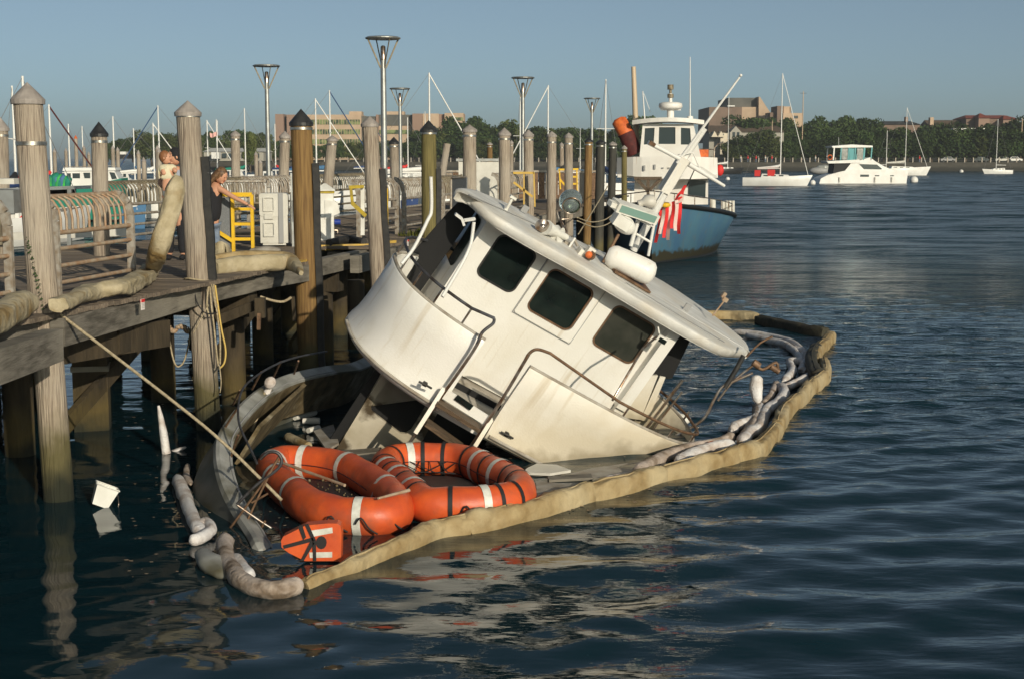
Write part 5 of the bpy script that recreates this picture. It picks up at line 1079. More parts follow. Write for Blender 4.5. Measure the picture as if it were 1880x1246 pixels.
# ------------------------------------------------------------------ boats: hull loft shared by all of them
def hull_rows(L, B, sheer_b, sheer_s, stern=.75, n=14, flare=.85, draft=.5, full=.42, rake=.10):
    """x forward from the stern (0) to the stem (L); rows of half sections"""
    out = []
    for i in range(n+1):
        t = i/n; b = B/2*(stern+(1-stern)*min(1, t/full)**.8) if t < full else B/2*(1-((t-full)/(1-full))**2.1)
        b = max(b, .012); sh = sheer_s+(sheer_b-sheer_s)*t**1.7; x = L*t
        fl = flare+(1-flare)*(1-t)
        out.append((x, b, sh, fl, t))
    return out
def hull_mb(L, B, sb, ss, **k):
    rk = k.pop('rake', .10); R = hull_rows(L, B, sb, ss, **k); rows = []
    for x, b, sh, fl, t in R:
        sec = [(0, -.45), (b*.55*fl, -.35), (b*.86*fl, 0), (b*(.86*fl+(1-.86*fl)*.5), sh*.5), (b, sh), (b-.03 if b > .05 else b*.5, sh+.03)]
        pts = [V((x+rk*L*(z/sb if sb else 0)*t**6*1.0, -y, z)) for y, z in sec[::-1]] + [V((x+rk*L*(z/sb)*t**6, y, z)) for y, z in sec[1:]]
        rows.append(pts)
    m = MB().sheet(rows); m.add(rows[0], [tuple(range(len(rows[0])))])
    dk = [V((p[0].x, p[0].y, p[0].z-.04)) for p in rows] + [V((p[-1].x, p[-1].y, p[-1].z-.04)) for p in rows[::-1]]
    d = MB(); m_ = len(rows)
    d.add(dk, [(i, i+1, 2*m_-2-i, 2*m_-1-i) for i in range(m_-1)])
    return m, d
# ------------------------------------------------------------------ the blue trawler
A0, B0 = WZ(1196, 484, 0), V((6.4, 62.5, 0)); fwd = (A0-B0); fwd.z = 0; ang = math.atan2(fwd.y, fwd.x)
LT = 15.0; org = A0 - fwd.normalized()*LT; org.z = 0
tw = thing('trawler', 'blue hulled trawler with white wheelhouse moored behind the sunken boat', 'trawler', org, ang)
hm, dm = hull_mb(LT, 6.3, 2.15, 1.05, stern=.85, flare=.80, full=.5, rake=.045)
# starboard and port sides share one painted hull
part('hull', hm, 'bluehull', tw, False); part('deck', dm, 'gel_grey', tw, False)
def side_line(R, z0, z1, sg, inset=0.0):
    return [(V((x+.045*LT*t**6*1.0, sg*(b-inset), sh+z0)), V((x+.045*LT*t**6, sg*(b-inset), sh+z1))) for x, b, sh, fl, t in R]
R = hull_rows(LT, 6.3, 2.15, 1.05, stern=.85, flare=.80, full=.5)
for sg in (1, -1):
    pr = side_line(R, .0, .0, sg); part('rub_rail', MB().tube([p[0] for p in pr], .085, 6), 'blackhull', tw, False)
    gr = MB().tube([p[0]+V((0, -sg*.1, .42)) for p in pr[3:]], .022, 6)
    part('guard_rail', gr, 'steel', tw, False)
    for k in range(4, 15, 1):
        p = pr[min(k, 14)][0]; part('rail_stanchion', MB().cyl(p+V((0, -sg*.1, 0)), p+V((0, -sg*.1, .42)), .018, n=6), 'steel', tw, False)
part('boot_stripe', MB().sheet([[V((x*1.0, sg*b*(.86*fl)*1.012+sg*.005, z)) for z in (-.3, .12)] for sg in (1,) for x, b, sh, fl, t in R]), 'blackhull', tw, False)
# helper: put things at photograph positions on the trawler's own cross planes
MT = ROOTM[tw]; IT = MT.inverted(); ct = IT @ C0; RT_ = MT.to_3x3().transposed()
def TW(px, py, x):
    d = RT_ @ ray(px, py); return ct + d*((x-ct.x)/d.x)
def tplate(nm, pts, x, th, m, par=None, holes=()):
    P = [TW(p[0], p[1], x) for p in pts]; H = [[TW(*q, x) for q in h] for h in holes]
    return part(nm, MB().plate([(p.y, p.z) for p in P], [[(q.y, q.z) for q in h] for h in H], th, lambda u, v, w: V((x-w, u, v))), m, par or tw, False)
XF = 10.0
hw_ = [[(1184, 236), (1202, 235), (1200, 265), (1182, 266)], [(1210, 234), (1240, 234), (1240, 265), (1209, 265)], [(1250, 235), (1267, 236), (1269, 266), (1250, 266)]]
tplate('wheelhouse_front', [(1180, 228), (1273, 228), (1287, 290), (1174, 290)], XF, .08, 'wheel', holes=hw_)
for h in hw_: tplate('window', [(x, y) for x, y in h], XF-.05, .02, 'boatglass')
a, b = TW(1273, 228, XF), TW(1287, 290, XF); a2, b2 = TW(1180, 228, XF), TW(1174, 290, XF)
for p, q in ((a, b), (a2, b2)): part('wheelhouse_side', MB().add([p, q, q-V((3.2, 0, 0)), p-V((3.2, 0, 0))], [(0, 1, 2, 3)]), 'wheel', tw, False)
part('side_window', MB().add([a.lerp(b, .12)+V((-.15, -.02, 0)), a.lerp(b, .6)+V((-.15, -.02, 0)), a.lerp(b, .6)+V((-1.2, -.02, 0)), a.lerp(b, .12)+V((-1.2, -.02, 0))], [(0, 1, 2, 3)]), 'boatglass', tw, False)
c1_, c2_ = TW(1160, 230, XF+.4), TW(1293, 230, XF+.4); zc_ = TW(1225, 224, XF+.3).z
rf = []
for j in range(9):
    u = j/8; y = c1_.y+(c2_.y-c1_.y)*u; bow_ = .35*(1-(2*u-1)**2); rf.append((y, bow_))
vs = MB()
rows = [[V((XF+.1+bw, y, zc_-.10+.10*(1-(2*i/8-1)**2))) for i, (y, bw) in enumerate(rf)], [V((XF+.1+bw, y, zc_+.06+.10*(1-(2*i/8-1)**2))) for i, (y, bw) in enumerate(rf)], [V((XF-3.6, y, zc_+.10+.10*(1-(2*i/8-1)**2))) for i, (y, bw) in enumerate(rf)], [V((XF-3.6, y, zc_-.05+.10*(1-(2*i/8-1)**2))) for i, (y, bw) in enumerate(rf)], [V((XF+.1+bw, y, zc_-.10+.10*(1-(2*i/8-1)**2))) for i, (y, bw) in enumerate(rf)]]
part('wheelhouse_roof', MB().sheet(rows, False), 'wheel', tw, False)
# flying bridge bulwark, bowed forward
L0, L1, R0, R1 = TW(1133, 290, XF+.3), TW(1132, 320, XF+.3), TW(1317, 290, XF+.3), TW(1318, 327, XF+.3)
rows = []
for j in range(4):
    r_ = []
    for i in range(13):
        u = i/12; top_ = L0.lerp(R0, u); bot_ = L1.lerp(R1, u); bow_ = .7*(1-(2*u-1)**4); dz = .05*(1-(2*u-1)**2)
        p = top_.lerp(bot_, (0, 0, 1, 1)[j]); r_.append(V((p.x+bow_-(.08 if j in (0, 3) else 0), p.y, p.z+dz*(0 if j > 1 else 1) - (0.10*(1-(2*u-1)**2) if j > 1 else 0))))
    rows.append(r_)
part('bridge_bulwark', MB().sheet(rows, False), 'wheel', tw, False)
part('bridge_side', MB().add([R0, R1, R1-V((4, 0, 0)), R0-V((4, 0, 0))], [(0, 1, 2, 3)]), 'wheel', tw, False); part('bridge_side', MB().add([L0, L1, L1-V((4, 0, 0)), L0-V((4, 0, 0))], [(0, 1, 2, 3)]), 'wheel', tw, False)
part('bridge_floor', MB().box(((XF+.2)-1.9, (L1.y+R1.y)/2, (L1.z+R1.z)/2+.0), (4.6, abs(L1.y-R1.y)-.1, .12)), 'wheel', tw, False)
for px, py, hh in ((1183, 309, 9), (1202, 307, 8), (1237, 306, 8), (1217, 309, 2), (1228, 309, 2)):
    p = TW(px, py, XF+1.03); part('scupper', MB().box(p, (.05, .07, hh/45*1.0)), 'greyplastic', tw, False)
# deck house beneath
tplate('house_front', [(1166, 326), (1300, 326), (1300, 376), (1163, 376)], XF-.2, .1, 'wheel')
tplate('house_door', [(1265, 330), (1296, 332), (1295, 364), (1264, 360)], XF-.15, .03, 'boatglass')
p, q = TW(1300, 326, XF-.2), TW(1300, 376, XF-.2); part('house_side', MB().add([p, q, q-V((4, 0, 0)), p-V((4, 0, 0))], [(0, 1, 2, 3)]), 'wheel', tw, False)
g = MB()
for a_, b_ in (((1164, 328), (1215, 328)), ((1170, 330), (1190, 352)), ((1212, 330), (1190, 352)), ((1190, 330), (1190, 362))): g.bar(TW(*a_, XF+1.6), TW(*b_, XF+1.6), .12, .12)
part('timber_trestle', g, 'teak', tw, False)
part('bollard', MB().tube([TW(1309, 366, 7.6), TW(1309, 386, 7.6)], .11, 10), 'plastic', tw, False)
for px in (1328, 1334, 1340, 1346): part('bollard', MB().tube([TW(px, 369, 7.2), TW(px, 391, 7.2)], .065, 8), 'plastic', tw, False)
mst = part('radar_mast', MB().tube([TW(1231, 222, XF-1), TW(1231, 200, XF-1)], .14, 10).tube([TW(1231, 190, XF-1), TW(1231, 172, XF-1)], .07, 8), 'wheel', tw, False)
part('radome', MB().lathe(TW(1231, 201, XF-1), [(.05, 0), (.42, .02), (.47, .1), (.45, .22), (.3, .27), (0.01, .28)], 18), 'wheel', mst, False)
part('radar_arm', MB().bar(TW(1213, 202, XF-1), TW(1250, 202, XF-1), .08, .05), 'wheel', mst, False)
part('mast_lamp', MB().cyl(TW(1231, 180, XF-1), TW(1231, 173, XF-1), .12).cyl(TW(1231, 165, XF-1), TW(1231, 156, XF-1), .12).cyl(TW(1231, 172, XF-1), TW(1231, 165, XF-1), .05), 'raildark', mst, False)
part('whip_antenna', MB().cyl(TW(1267, 222, XF-1.5), TW(1267, 105, XF-1.5), .03, .015, 6).cyl(TW(1267, 222, XF-1.5), TW(1267, 214, XF-1.5), .12), 'alu', tw, False)
part('whip_antenna', MB().cyl(TW(1184, 224, XF-1.5), TW(1180, 168, XF-1.5), .03, .02, 6).cyl(TW(1182, 172, XF-1.5), TW(1194, 206, XF-1.5), .012, .012, 5), 'alu', tw, False)
part('boom_mast', MB().cyl(TW(1169, 280, XF-2.5), TW(1163, 123, XF-2.5), .13, .09, 10), 'alutan', tw, False)
lf = part('leaning_fender', MB().tube([TW(1166, 284, XF-.5), TW(1149, 245, XF-.5)], .32, 14, jit=.1), 'maroon', tw, False)
part('fender_top', MB().tube([TW(1150, 247, XF-.5), TW(1136, 222, XF-.5), TW(1134, 218, XF-.5)], [.31, .30, .15], 14, jit=.1), 'orangefender', lf, False)
part('bridge_rail', MB().tube([TW(1284, 274, XF-2), TW(1312, 275, XF-2)], .025, 6).tube([TW(1311, 290, XF-2), TW(1312, 272, XF-2), TW(1318, 265, XF-2), TW(1328, 261, XF-2)], .03, 6).tube([TW(1300, 290, XF-2), TW(1300, 274, XF-2)], .02, 6), 'steel', tw, False)
part('crate', MB().box(TW(1290, 282, XF-1), (.4, .45, .28)), 'orangefender', tw, False)
part('red_fender', MB().ball(TW(1322, 313, XF-2), .15, 12, 9, (1, 1, 1.5)), 'red', tw, False)
part('side_fender', MB().tube([TW(1108, 372, XF+2), TW(1108, 388, XF+2)], .1, 10), 'wheel', tw, False)

# ------------------------------------------------------------------ marina and anchored boats
def sailboat(lab, mpx, mtop, Y, L, head_deg, H=None, hull='boatwhite', cover='boatwhite', m='alu', stay=1, group='sailboats in the marina', furl=None, cab=True, mlean=0):
    mp = DY(mpx, 300, Y); rz = R_(head_deg); d = V((math.cos(rz), math.sin(rz), 0)); o = V((mp.x, Y, 0)) - d*(L*.58)
    t = thing('sailboat', lab, 'sailboat', o, rz, group)
    h, dk = hull_mb(L, L*.30, 1.5*L/9, 1.12*L/9, stern=.6, flare=.9, rake=.08); part('hull', h, hull, t, False); part('deck', dk, 'gel_grey', t, False)
    zt = DY(mpx, mtop, Y).z; zd = 1.2*L/9; mx = L*.58; lean = mlean
    part('mast', MB().tube([V((mx, 0, zd)), V((mx+lean, 0, zt))], [.085, .055], 8), m, t, False)
    if cab:
        zc = zd+.42; c = part('cabin', MB().plate([(L*.28, zd-.1), (L*.74, zd-.1), (L*.70, zc-.1), (L*.30, zc+.05)], [], L*.17, lambda u, v, w: V((u, w-L*.085, v))), 'boatwhite', t, False)
        for k in range(3):
            for sg in (-1, 1): part('window', MB().box((L*(.36+.12*k), sg*(L*.085+.01), zd+.22), (L*.07, .03, .16)), 'boatglass', c, False)
    zb = zd+1.15; bm = part('boom', MB().cyl((mx, 0, zb), (mx-L*.36, 0, zb-.05), .06, n=6), m, t, False)
    if cover: part('sail_cover', MB().tube([V((mx-.05, 0, zb+.5)), V((mx-.3, 0, zb+.30)), V((mx-L*.15, 0, zb+.18)), V((mx-L*.36, 0, zb+.08))], [.10, .20, .17, .08], 8, jit=.15), cover, bm, False)
    fz = part('forestay', MB().cyl((L*1.02, 0, 1.2*L/9), (mx+lean, 0, zt-.1), .05 if furl else .016, n=6), furl or 'wire', t, False)
    if stay: part('backstay', MB().cyl((.1, 0, .9*L/9), (mx+lean, 0, zt-.05), .013, n=5), 'wire', t, False)
    if zt > 7: part('spreader', MB().cyl((mx, -.7, zd+(zt-zd)*.55), (mx, .7, zd+(zt-zd)*.55), .03, n=5), m, t, False)
    g = MB().tube([V((.1, -L*.09, zd+.6)), V((.0, 0, zd+.6)), V((.1, L*.09, zd+.6)), V((L*.3, L*.14, zd+.55))], .02, 5)
    part('pushpit', g, 'steel', t, False)
    return t
GA = 'boats at anchor on the right'
s1 = sailboat('white sailboat with red cockpit canvas, anchored left of the white motor cruiser', 1433, 135, 190, 8.4, -14, cover='boatwhite', furl='alu', group=GA)
part('red_canvas', MB().box((1.9, 0, 1.65), (.7, 1.4, .8)).box((3.7, 0, 1.7), (.9, 1.5, .8)), 'red', s1, False)
sailboat('dark hulled sailboat near the seawall below the brown hall', 1336, 178, 330, 8.5, 20, hull='blackhull', group=GA)
s3 = sailboat('white sailboat with drooping pale sail, just behind the motor cruiser', 1662, 198, 300, 11.0, 4, cover='plastic', m='alu', furl='alu', group=GA)
sailboat('bare sailboat mast standing behind the cruiser, left of the drooping sail', 1627, 240, 306, 8, 40, cover=None, group=GA)
sb4 = sailboat('small white sailboat with outboard at the far right, bare mast', 1829, 219, 330, 6.6, 186, cover=None, group=GA); part('outboard', MB().box((-.2, 0, .5), (.4, .5, 1.0)), 'blackhull', sb4, False)
# motor cruiser
Yc = 208; P = DY(1497, 336, Yc); L = (DY(1660, 336, Yc)-P).length
t = thing('motor_cruiser', 'white flybridge motor cruiser anchored in the middle of the right side', 'motor boat', (P.x, Yc, 0), R_(3))
def CR(pts): return [((x-1497)/F*Yc, (337-y)/F*Yc) for x, y in pts]
def cr(nm, pts, m, w0, w1, par=None): return part(nm, MB().plate(CR(pts), [], 1, lambda u, v, w: V((u, w0+(w1-w0)*w, v))), m, par or t, False)
hullp = cr('hull', [(1497, 338), (1500, 328), (1512, 322), (1535, 316), (1560, 311), (1620, 312), (1660, 315), (1657, 340), (1505, 340)], 'boatwhite', -2.0, 2.0)
sp_ = cr('superstructure', [(1540, 320), (1556, 300), (1570, 296), (1590, 290), (1600, 297), (1612, 304), (1632, 313), (1632, 320)], 'boatwhite', -1.75, 1.75)
for sg in (-1, 1):
    y = sg*1.76; cr('saloon_window', [(1570, 302), (1603, 303), (1613, 311), (1606, 313), (1580, 312)], 'boatglass', y-.02, y+.02, sp_)
    cr('port_light', [(1572, 321), (1588, 321), (1588, 325), (1572, 325)], 'boatglass', sg*2.01-.02, sg*2.01+.02, hullp); cr('port_light', [(1599, 322), (1607, 322), (1607, 324), (1599, 324)], 'boatglass', sg*2.01-.02, sg*2.01+.02, hullp); cr('port_light', [(1627, 322), (1634, 322), (1634, 324), (1627, 324)], 'boatglass', sg*2.01-.02, sg*2.01+.02, hullp)
cr('flybridge', [(1510, 297), (1570, 294), (1572, 300), (1514, 301)], 'boatwhite', -1.9, 1.9)
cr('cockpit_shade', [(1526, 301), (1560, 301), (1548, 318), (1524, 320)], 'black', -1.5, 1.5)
cr('hardtop', [(1519, 270), (1556, 267), (1594, 269), (1594, 272), (1521, 273)], 'boatwhite', -1.8, 1.8)
for x in (1523, 1536, 1550, 1562, 1578, 1592):
    cr('frame_post', [(x, 272), (x+2.2, 272), (x+1, 295), (x-1.2, 295)], 'teal' if x > 1530 else 'boatwhite', -1.75, -1.68); cr('frame_post', [(x, 272), (x+2.2, 272), (x+1, 295), (x-1.2, 295)], 'teal' if x > 1530 else 'boatwhite', 1.68, 1.75)
for a_, b_ in ((1538, 1549), (1566, 1577)): cr('curtain', [(a_, 274), (b_, 274), (b_, 294), (a_, 294)], 'clearcurtain', -1.72, -1.70)
cr('curtain', [(1552, 274), (1561, 274), (1560, 295), (1552, 295)], 'teal', -1.73, -1.70)
part('life_ring', MB().loop([V((CR([(1516, 290)])[0][0]+.34*math.cos(a*.6283), -1.9, CR([(1516, 290)])[0][1]+.34*math.sin(a*.6283))) for a in range(10)], .08, 6), 'orangefender', t, False)
for x in (1534, 1599, 1630): part('fender', MB().tube([V((CR([(x, 325)])[0][0], -2.1, .9)), V((CR([(x, 334)])[0][0], -2.1, .2))], .13, 8), 'plastic', t, False)
cr('aerial', [(1537, 254), (1538, 254), (1538.6, 270), (1537.4, 270)], 'wire', -.05, .05)
t = thing('dinghy', 'grey covered dinghy hanging behind the stern of the motor cruiser', 'dinghy', DY(1506, 318, 240), 0)
part('hull', MB().ball(DY(1506, 314, 240), 1.0, 14, 8, (1.9, .8, .65)), 'greyplastic', t); part('cover', MB().ball(DY(1512, 308, 240), .8, 12, 7, (1.5, .8, .6)), 'clearcurtain', t)
for k, (px, py, r, lab) in enumerate([(1492, 337, .42, 'white mooring ball at the stern of the motor cruiser'), (1678, 333, .62, 'large white mooring ball right of the motor cruiser'), (1336, 329, .36, 'white mooring ball between the trawler and the red canvas sailboat'), (1361, 312, .35, 'small white mooring ball near the seawall right of the dark sailboat'), (1765, 315, .5, 'small white mooring ball near the seawall left of the outboard sailboat'), (1801, 296, .3, 'tiny white ball by the far seawall')]):
    Pz = WZ(px, max(py, 306)+2, 0); single('mooring_ball', MB().ball(Pz+V((0, 0, r*.45)), r, 12, 8), 'boatwhite', lab, 'mooring ball', 'mooring balls')
# marina on the left
marina = [ # mast px, top, Y, L, heading, hull, cover, furl, label
 (48, 140, 62, 9, 70, 'boatwhite', 'navy', None, 'sailboat whose mast rises directly behind the nearest pile'),
 (28, 158, 80, 9, 100, 'boatwhite', 'blackcloth', None, 'sailboat with mast between the left edge and the nearest pile'),
 (94, 192, 88, 9, 40, 'boatwhite', 'red', 'maroon', 'sailboat with reddish furled sail right of the nearest pile'),
 (128, 228, 120, 8, 80, 'boatwhite', None, None, 'sailboat with thin mast above the white work boat wheelhouse'),
 (153, 232, 150, 8, 60, 'boatwhite', None, None, 'distant sailboat with faint mast left of the black capped pile'),
 (210, 214, 115, 9, 30, 'boatwhite', 'bluecanvas', None, 'sailboat with mast just right of the black capped pile'),
 (247, 236, 140, 9, 170, 'boatwhite', 'bluecanvas', None, 'sailboat with blue canvas between black capped pile and toddler'),
 (283, 226, 130, 9, 20, 'boatwhite', 'boatwhite', 'alu', 'sailboat with mast just left of the toddler'),
 (293, 194, 125, 10, 200, 'boatwhite', 'bluecanvas', 'bluewire', 'sailboat with tall mast above the toddler'),
 (382, 221, 150, 9, 350, 'boatwhite', 'boatwhite', 'alu', 'sailboat with pink flag behind the roped pile'),
 (399, 220, 165, 8, 190, 'boatwhite', None, None, 'sailboat with thin mast above the woman'),
 (451, 199, 155, 9, 10, 'boatwhite', 'green', None, 'sailboat with green sail cover left of the first lamp post'),
 (506, 228, 160, 9, 175, 'boatwhite', 'red', None, 'sailboat with red stripe right of the first lamp post'),
 (581, 181, 130, 11, 5, 'boatwhite', 'navy', 'alu', 'sailboat with tall mast just right of the orange brown pile'),
 (607, 166, 120, 11, 15, 'boatwhite', 'bluecanvas', 'bluewire', 'sailboat with tallest white mast above the office building'),
 (693, 240, 190, 9, 20, 'boatwhite', 'navy', 'bluewire', 'sailboat with low mast just left of the tallest lamp post'),
 (749, 216, 170, 9, 10, 'boatwhite', 'red', None, 'sailboat with bright white mast right of the short pinkish pile'),
 (781, 205, 260, 9, 60, 'boatwhite', None, None, 'distant sailboat with mast stub above the greenish pile'),
 (789, 134, 105, 11, 10, 'boatwhite', 'boatwhite', 'alu', 'sailboat with tall mast and slanting stay behind the greenish pile'),
 (1006, 157, 120, 10, 190, 'boatwhite', 'bluecanvas', 'alu', 'sailboat with mast right of the fourth lamp post'),
 (955, 178, 140, 9, 100, 'boatwhite', None, None, 'sailboat with grey mast almost hidden by the fourth lamp post'),
 (1065, 236, 250, 8, 90, 'boatwhite', None, None, 'distant sailboat with thin green tinted mast left of the fifth lamp post'),
 (1111, 146, 110, 10, 100, 'boatwhite', 'navy', None, 'sailboat with grey mast between fifth lamp post and leaning orange fender'),
]
for (px, tp, Y, L, hd, hl, cv, fu, lab) in marina: sailboat(lab, px, tp, Y, L, hd, hull=hl, cover=cv, furl=fu, stay=1)
t = thing('flag', 'small faded pink flag among the masts behind the roped pile', 'flag', DY(388, 245, 149)); part('cloth', MB().sheet([[DY(385+k*2.6, 244+1.5*math.sin(k), 149+.2*math.sin(k*1.5)) for k in range(7)], [DY(386+k*2.3, 252+1.5*math.sin(k), 149+.2*math.sin(k*1.5)) for k in range(7)]]), 'flagfar', t); part('staff', MB().cyl(DY(399, 300, 149), DY(399, 222, 149), .05, n=5), 'alu', t)
def motorboat(lab, px0, px1, Y, hullm='boatwhite', cabm='boatwhite', ht=1.8, rz=0, glass=True):
    x0, x1 = DY(px0, 300, Y).x, DY(px1, 300, Y).x; L = x1-x0; t = thing('motor_boat', lab, 'motor boat', (x0, Y, 0), rz, 'motor boats in the marina')
    h, dk = hull_mb(L, L*.33, 1.3, 1.0, stern=.85, flare=.85); part('hull', h, hullm, t, False); part('deck', dk, 'boatwhite', t, False)
    w_ = L*.13
    c = part('cabin', MB().plate([(L*.25, .9), (L*.72, 1.0), (L*.62, 1.0+ht*.75), (L*.58, 1+ht), (L*.28, 1+ht)], [], w_*2, lambda u, v, w: V((u, w-w_, v))), cabm, t, False)
    if glass:
        for sg in (-1, 1):
            for k in range(2): part('window', MB().box((L*(.36+.14*k), sg*(w_+.01), 1+ht*.68), (L*.10, .03, ht*.3)), 'boatglass', c, False)
        part('windscreen', MB().add([V((L*.675, -w_*.8, 1.0+ht*.45)), V((L*.675, w_*.8, 1.0+ht*.45)), V((L*.625, w_*.8, 1+ht*.75)), V((L*.625, -w_*.8, 1+ht*.75))], [(0, 1, 2, 3)]), 'boatglass', c, False)
    part('rail', MB().tube([V((L*.7, -L*.12, 1.9)), V((L*.95, -.2, 2.1)), V((L*.95, .2, 2.1)), V((L*.7, L*.12, 1.9))], .03, 5), 'steel', t, False)
    return t
for a in [('small red and white launch cut off left of the nearest pile', 20, 36, 60, 'red'), ('white cruiser with blue screen below the left masts', 262, 300, 95, 'boatwhite'), ('white motor boat behind the toddler', 265, 296, 88, 'boatwhite'), ('white cruiser left of the blue covered one', 205, 255, 150, 'boatwhite'),
          ('blue covered launch behind the colourful railing', 222, 262, 75, 'bluecanvas'), ('white launch right of the slim grey pile', 440, 495, 120, 'boatwhite'), ('red striped launch left of the orange brown pile', 500, 545, 110, 'boatwhite'), ('white launch with blue canvas behind the white pedestal', 566, 620, 95, 'boatwhite'),
          ('white cruiser behind the leaning grey pile', 590, 660, 105, 'boatwhite'), ('small white runabout behind the tallest lamp post', 705, 745, 120, 'boatwhite'), ('white launch right of the greenish pile', 792, 835, 100, 'boatwhite'), ('dark blue launch under the short pinkish pile', 735, 765, 90, 'navy'), ('white fishing boat left of the black capped pile', 138, 185, 135, 'boatwhite'), ('white day boat between toddler and roped pile', 296, 345, 140, 'boatwhite'),
          ('white day boat right of the woman', 372, 432, 135, 'boatwhite'), ('pale launch under the first lamp post', 470, 520, 150, 'boatwhite'), ('white cruiser behind the tallest lamp post', 655, 712, 150, 'boatwhite'), ('white day boat at the left edge of the marina', 58, 96, 105, 'boatwhite'), ('long white launch in front of the clubhouse', 405, 470, 175, 'boatwhite'), ('white launch right of the first lamp post, furthest out', 520, 585, 165, 'boatwhite')]:
    motorboat(a[0], a[1], a[2], a[3], a[4], ht=1.3)
# work boat with green hull
Yw = 84; P = DY(118, 340, Yw); t = thing('work_boat', 'white work boat with big windows and green deck edge, right of the nearest pile', 'work boat', (P.x, Yw, 0), .12)
def WBt(pts): return [((x-118)/F*Yw, (400-y)/F*Yw+.1) for x, y in pts]
def wb(nm, pts, m, w0, w1, par=None): return part(nm, MB().plate(WBt(pts), [], 1, lambda u, v, w: V((u, w0+(w1-w0)*w, v))), m, par or t, False)
wb('hull', [(90, 348), (160, 340), (226, 325), (232, 398), (95, 400)], 'green', -1.3, 1.3)
h_ = wb('wheelhouse', [(127, 346), (125, 312), (180, 310), (212, 310), (222, 330), (200, 336)], 'boatwhite', -1.0, 1.0)
wb('roof', [(122, 312), (124, 306), (214, 306), (216, 311)], 'boatwhite', -1.1, 1.1)
for pts in ([(129, 316), (136, 316), (136, 325), (129, 325)], [(139, 316), (152, 316), (152, 325), (139, 325)], [(158, 315), (170, 315), (170, 325), (160, 325)], [(204, 314), (213, 315), (217, 326), (208, 327)]): wb('window', pts, 'boatglass', -1.03, -1.0, h_)
wb('deck_rail', [(124, 304), (215, 302), (215, 303), (124, 305)], 'steel', -.9, -.85)
t = thing('net_pile', 'heap of bright green and blue nets on a work barge right of the nearest pile', 'nets', DY(108, 340, 70))
for k in range(9):
    part('net', MB().tube(curve_pts([DY(90+k*4, 344, 70), DY(93+k*4+random.uniform(-2, 2), 326+random.uniform(-3, 5), 70), DY(100+k*3, 344, 70.3)], 4), .16, 8, jit=.6, seed=k), ('bluecanvas', 'greenbright', 'green')[k % 3], t); part('barge', MB().box(DY(106, 352, 70), (1.4, 1.4, .5)), 'railrust', t)
# marina posts and low floating docks
for k, (px, tp, Y) in enumerate([(100, 280, 110), (139, 255, 120), (154, 273, 130), (121, 278, 130), (163, 285, 130), (207, 274, 110), (216, 277, 112), (254, 283, 105), (264, 297, 90), (289, 275, 95), (292, 280, 85), (470, 285, 105), (478, 300, 100), (1086, 285, 120)]):
    T_ = DY(px, tp, Y); t = thing('dock_post', 'slim wooden marina post among the moored boats', 'post', (T_.x, T_.y, 0), group='marina posts'); part('shaft', MB().tube([V((T_.x, T_.y, -1)), T_], .15, 8), 'pile', t); part('cap', MB().lathe(T_, [(.17, 0), (.002, .3)], 8), 'orangefender' if k in (1,) else 'cap', t)
for k, (px0, px1, Y) in enumerate([(80, 300, 128), (360, 560, 135), (560, 850, 128), (0, 130, 100)]):
    a_, b_ = DY(px0, 300, Y), DY(px1, 300, Y+6); a_.z = b_.z = .35; t = thing('floating_dock', ('floating dock behind the left masts', 'floating dock behind the woman and first lamp post', 'floating dock in front of the office building', 'floating dock at the left edge')[k], 'dock', a_); part('deck', MB().bar(a_, b_, 2.0, .4), 'beam', t)

# ------------------------------------------------------------------ far shore
land = MB()
SX = [-900, -110, -108, -60, 20, 60, 140, 240, 1500]; SYs = [520, 520, 430, 425, 418, 400, 395, 392, 380]
rows = []
for dz, dy in ((-2, 1.0), (2.1, 1.0), (2.6, 8), (3.2, 60), (5, 400), (9, 2500)): rows.append([V((x, y+dy, dz)) for x, y in zip(SX[1:], SYs[1:])])
o = single('shore_land', land.sheet(rows, False), 'grassy', None, None, kind='structure')

t = thing('seawall', 'dark stone seawall along the far shore', 'seawall', (0, 400, 0))
for (x0, y0), (x1, y1) in zip(list(zip(SX, SYs))[1:-1], list(zip(SX, SYs))[2:]):
    part('wall_length', MB().bar((x0, y0, .6), (x1, y1, .6), .9, 3.6), 'seawall', t)
t = thing('promenade_fence', 'long pale post fence on top of the far seawall', 'fence', (60, 400, 2.4))
me_post = MB().box((0, 0, .65), (.26, .26, 1.3)).mesh('post', M['railgrey'])
def shore(x):
    return float(np.interp(x, SX, SYs))
xs = np.arange(-58, 152, 2.35)
for x in xs:
    o = bpy.data.objects.new('post', me_post); COL.objects.link(o); o.parent = t; o.location = (x-60, shore(x)+.9-400, 0)
for (a_, b_) in ((-58, 20), (20, 60), (60, 152)):
    for z_ in (2.95, 3.45): part('rail', MB().bar((a_, shore(a_)+1, z_), (b_, shore(b_)+1, z_), .06, .06), 'rubber', t)

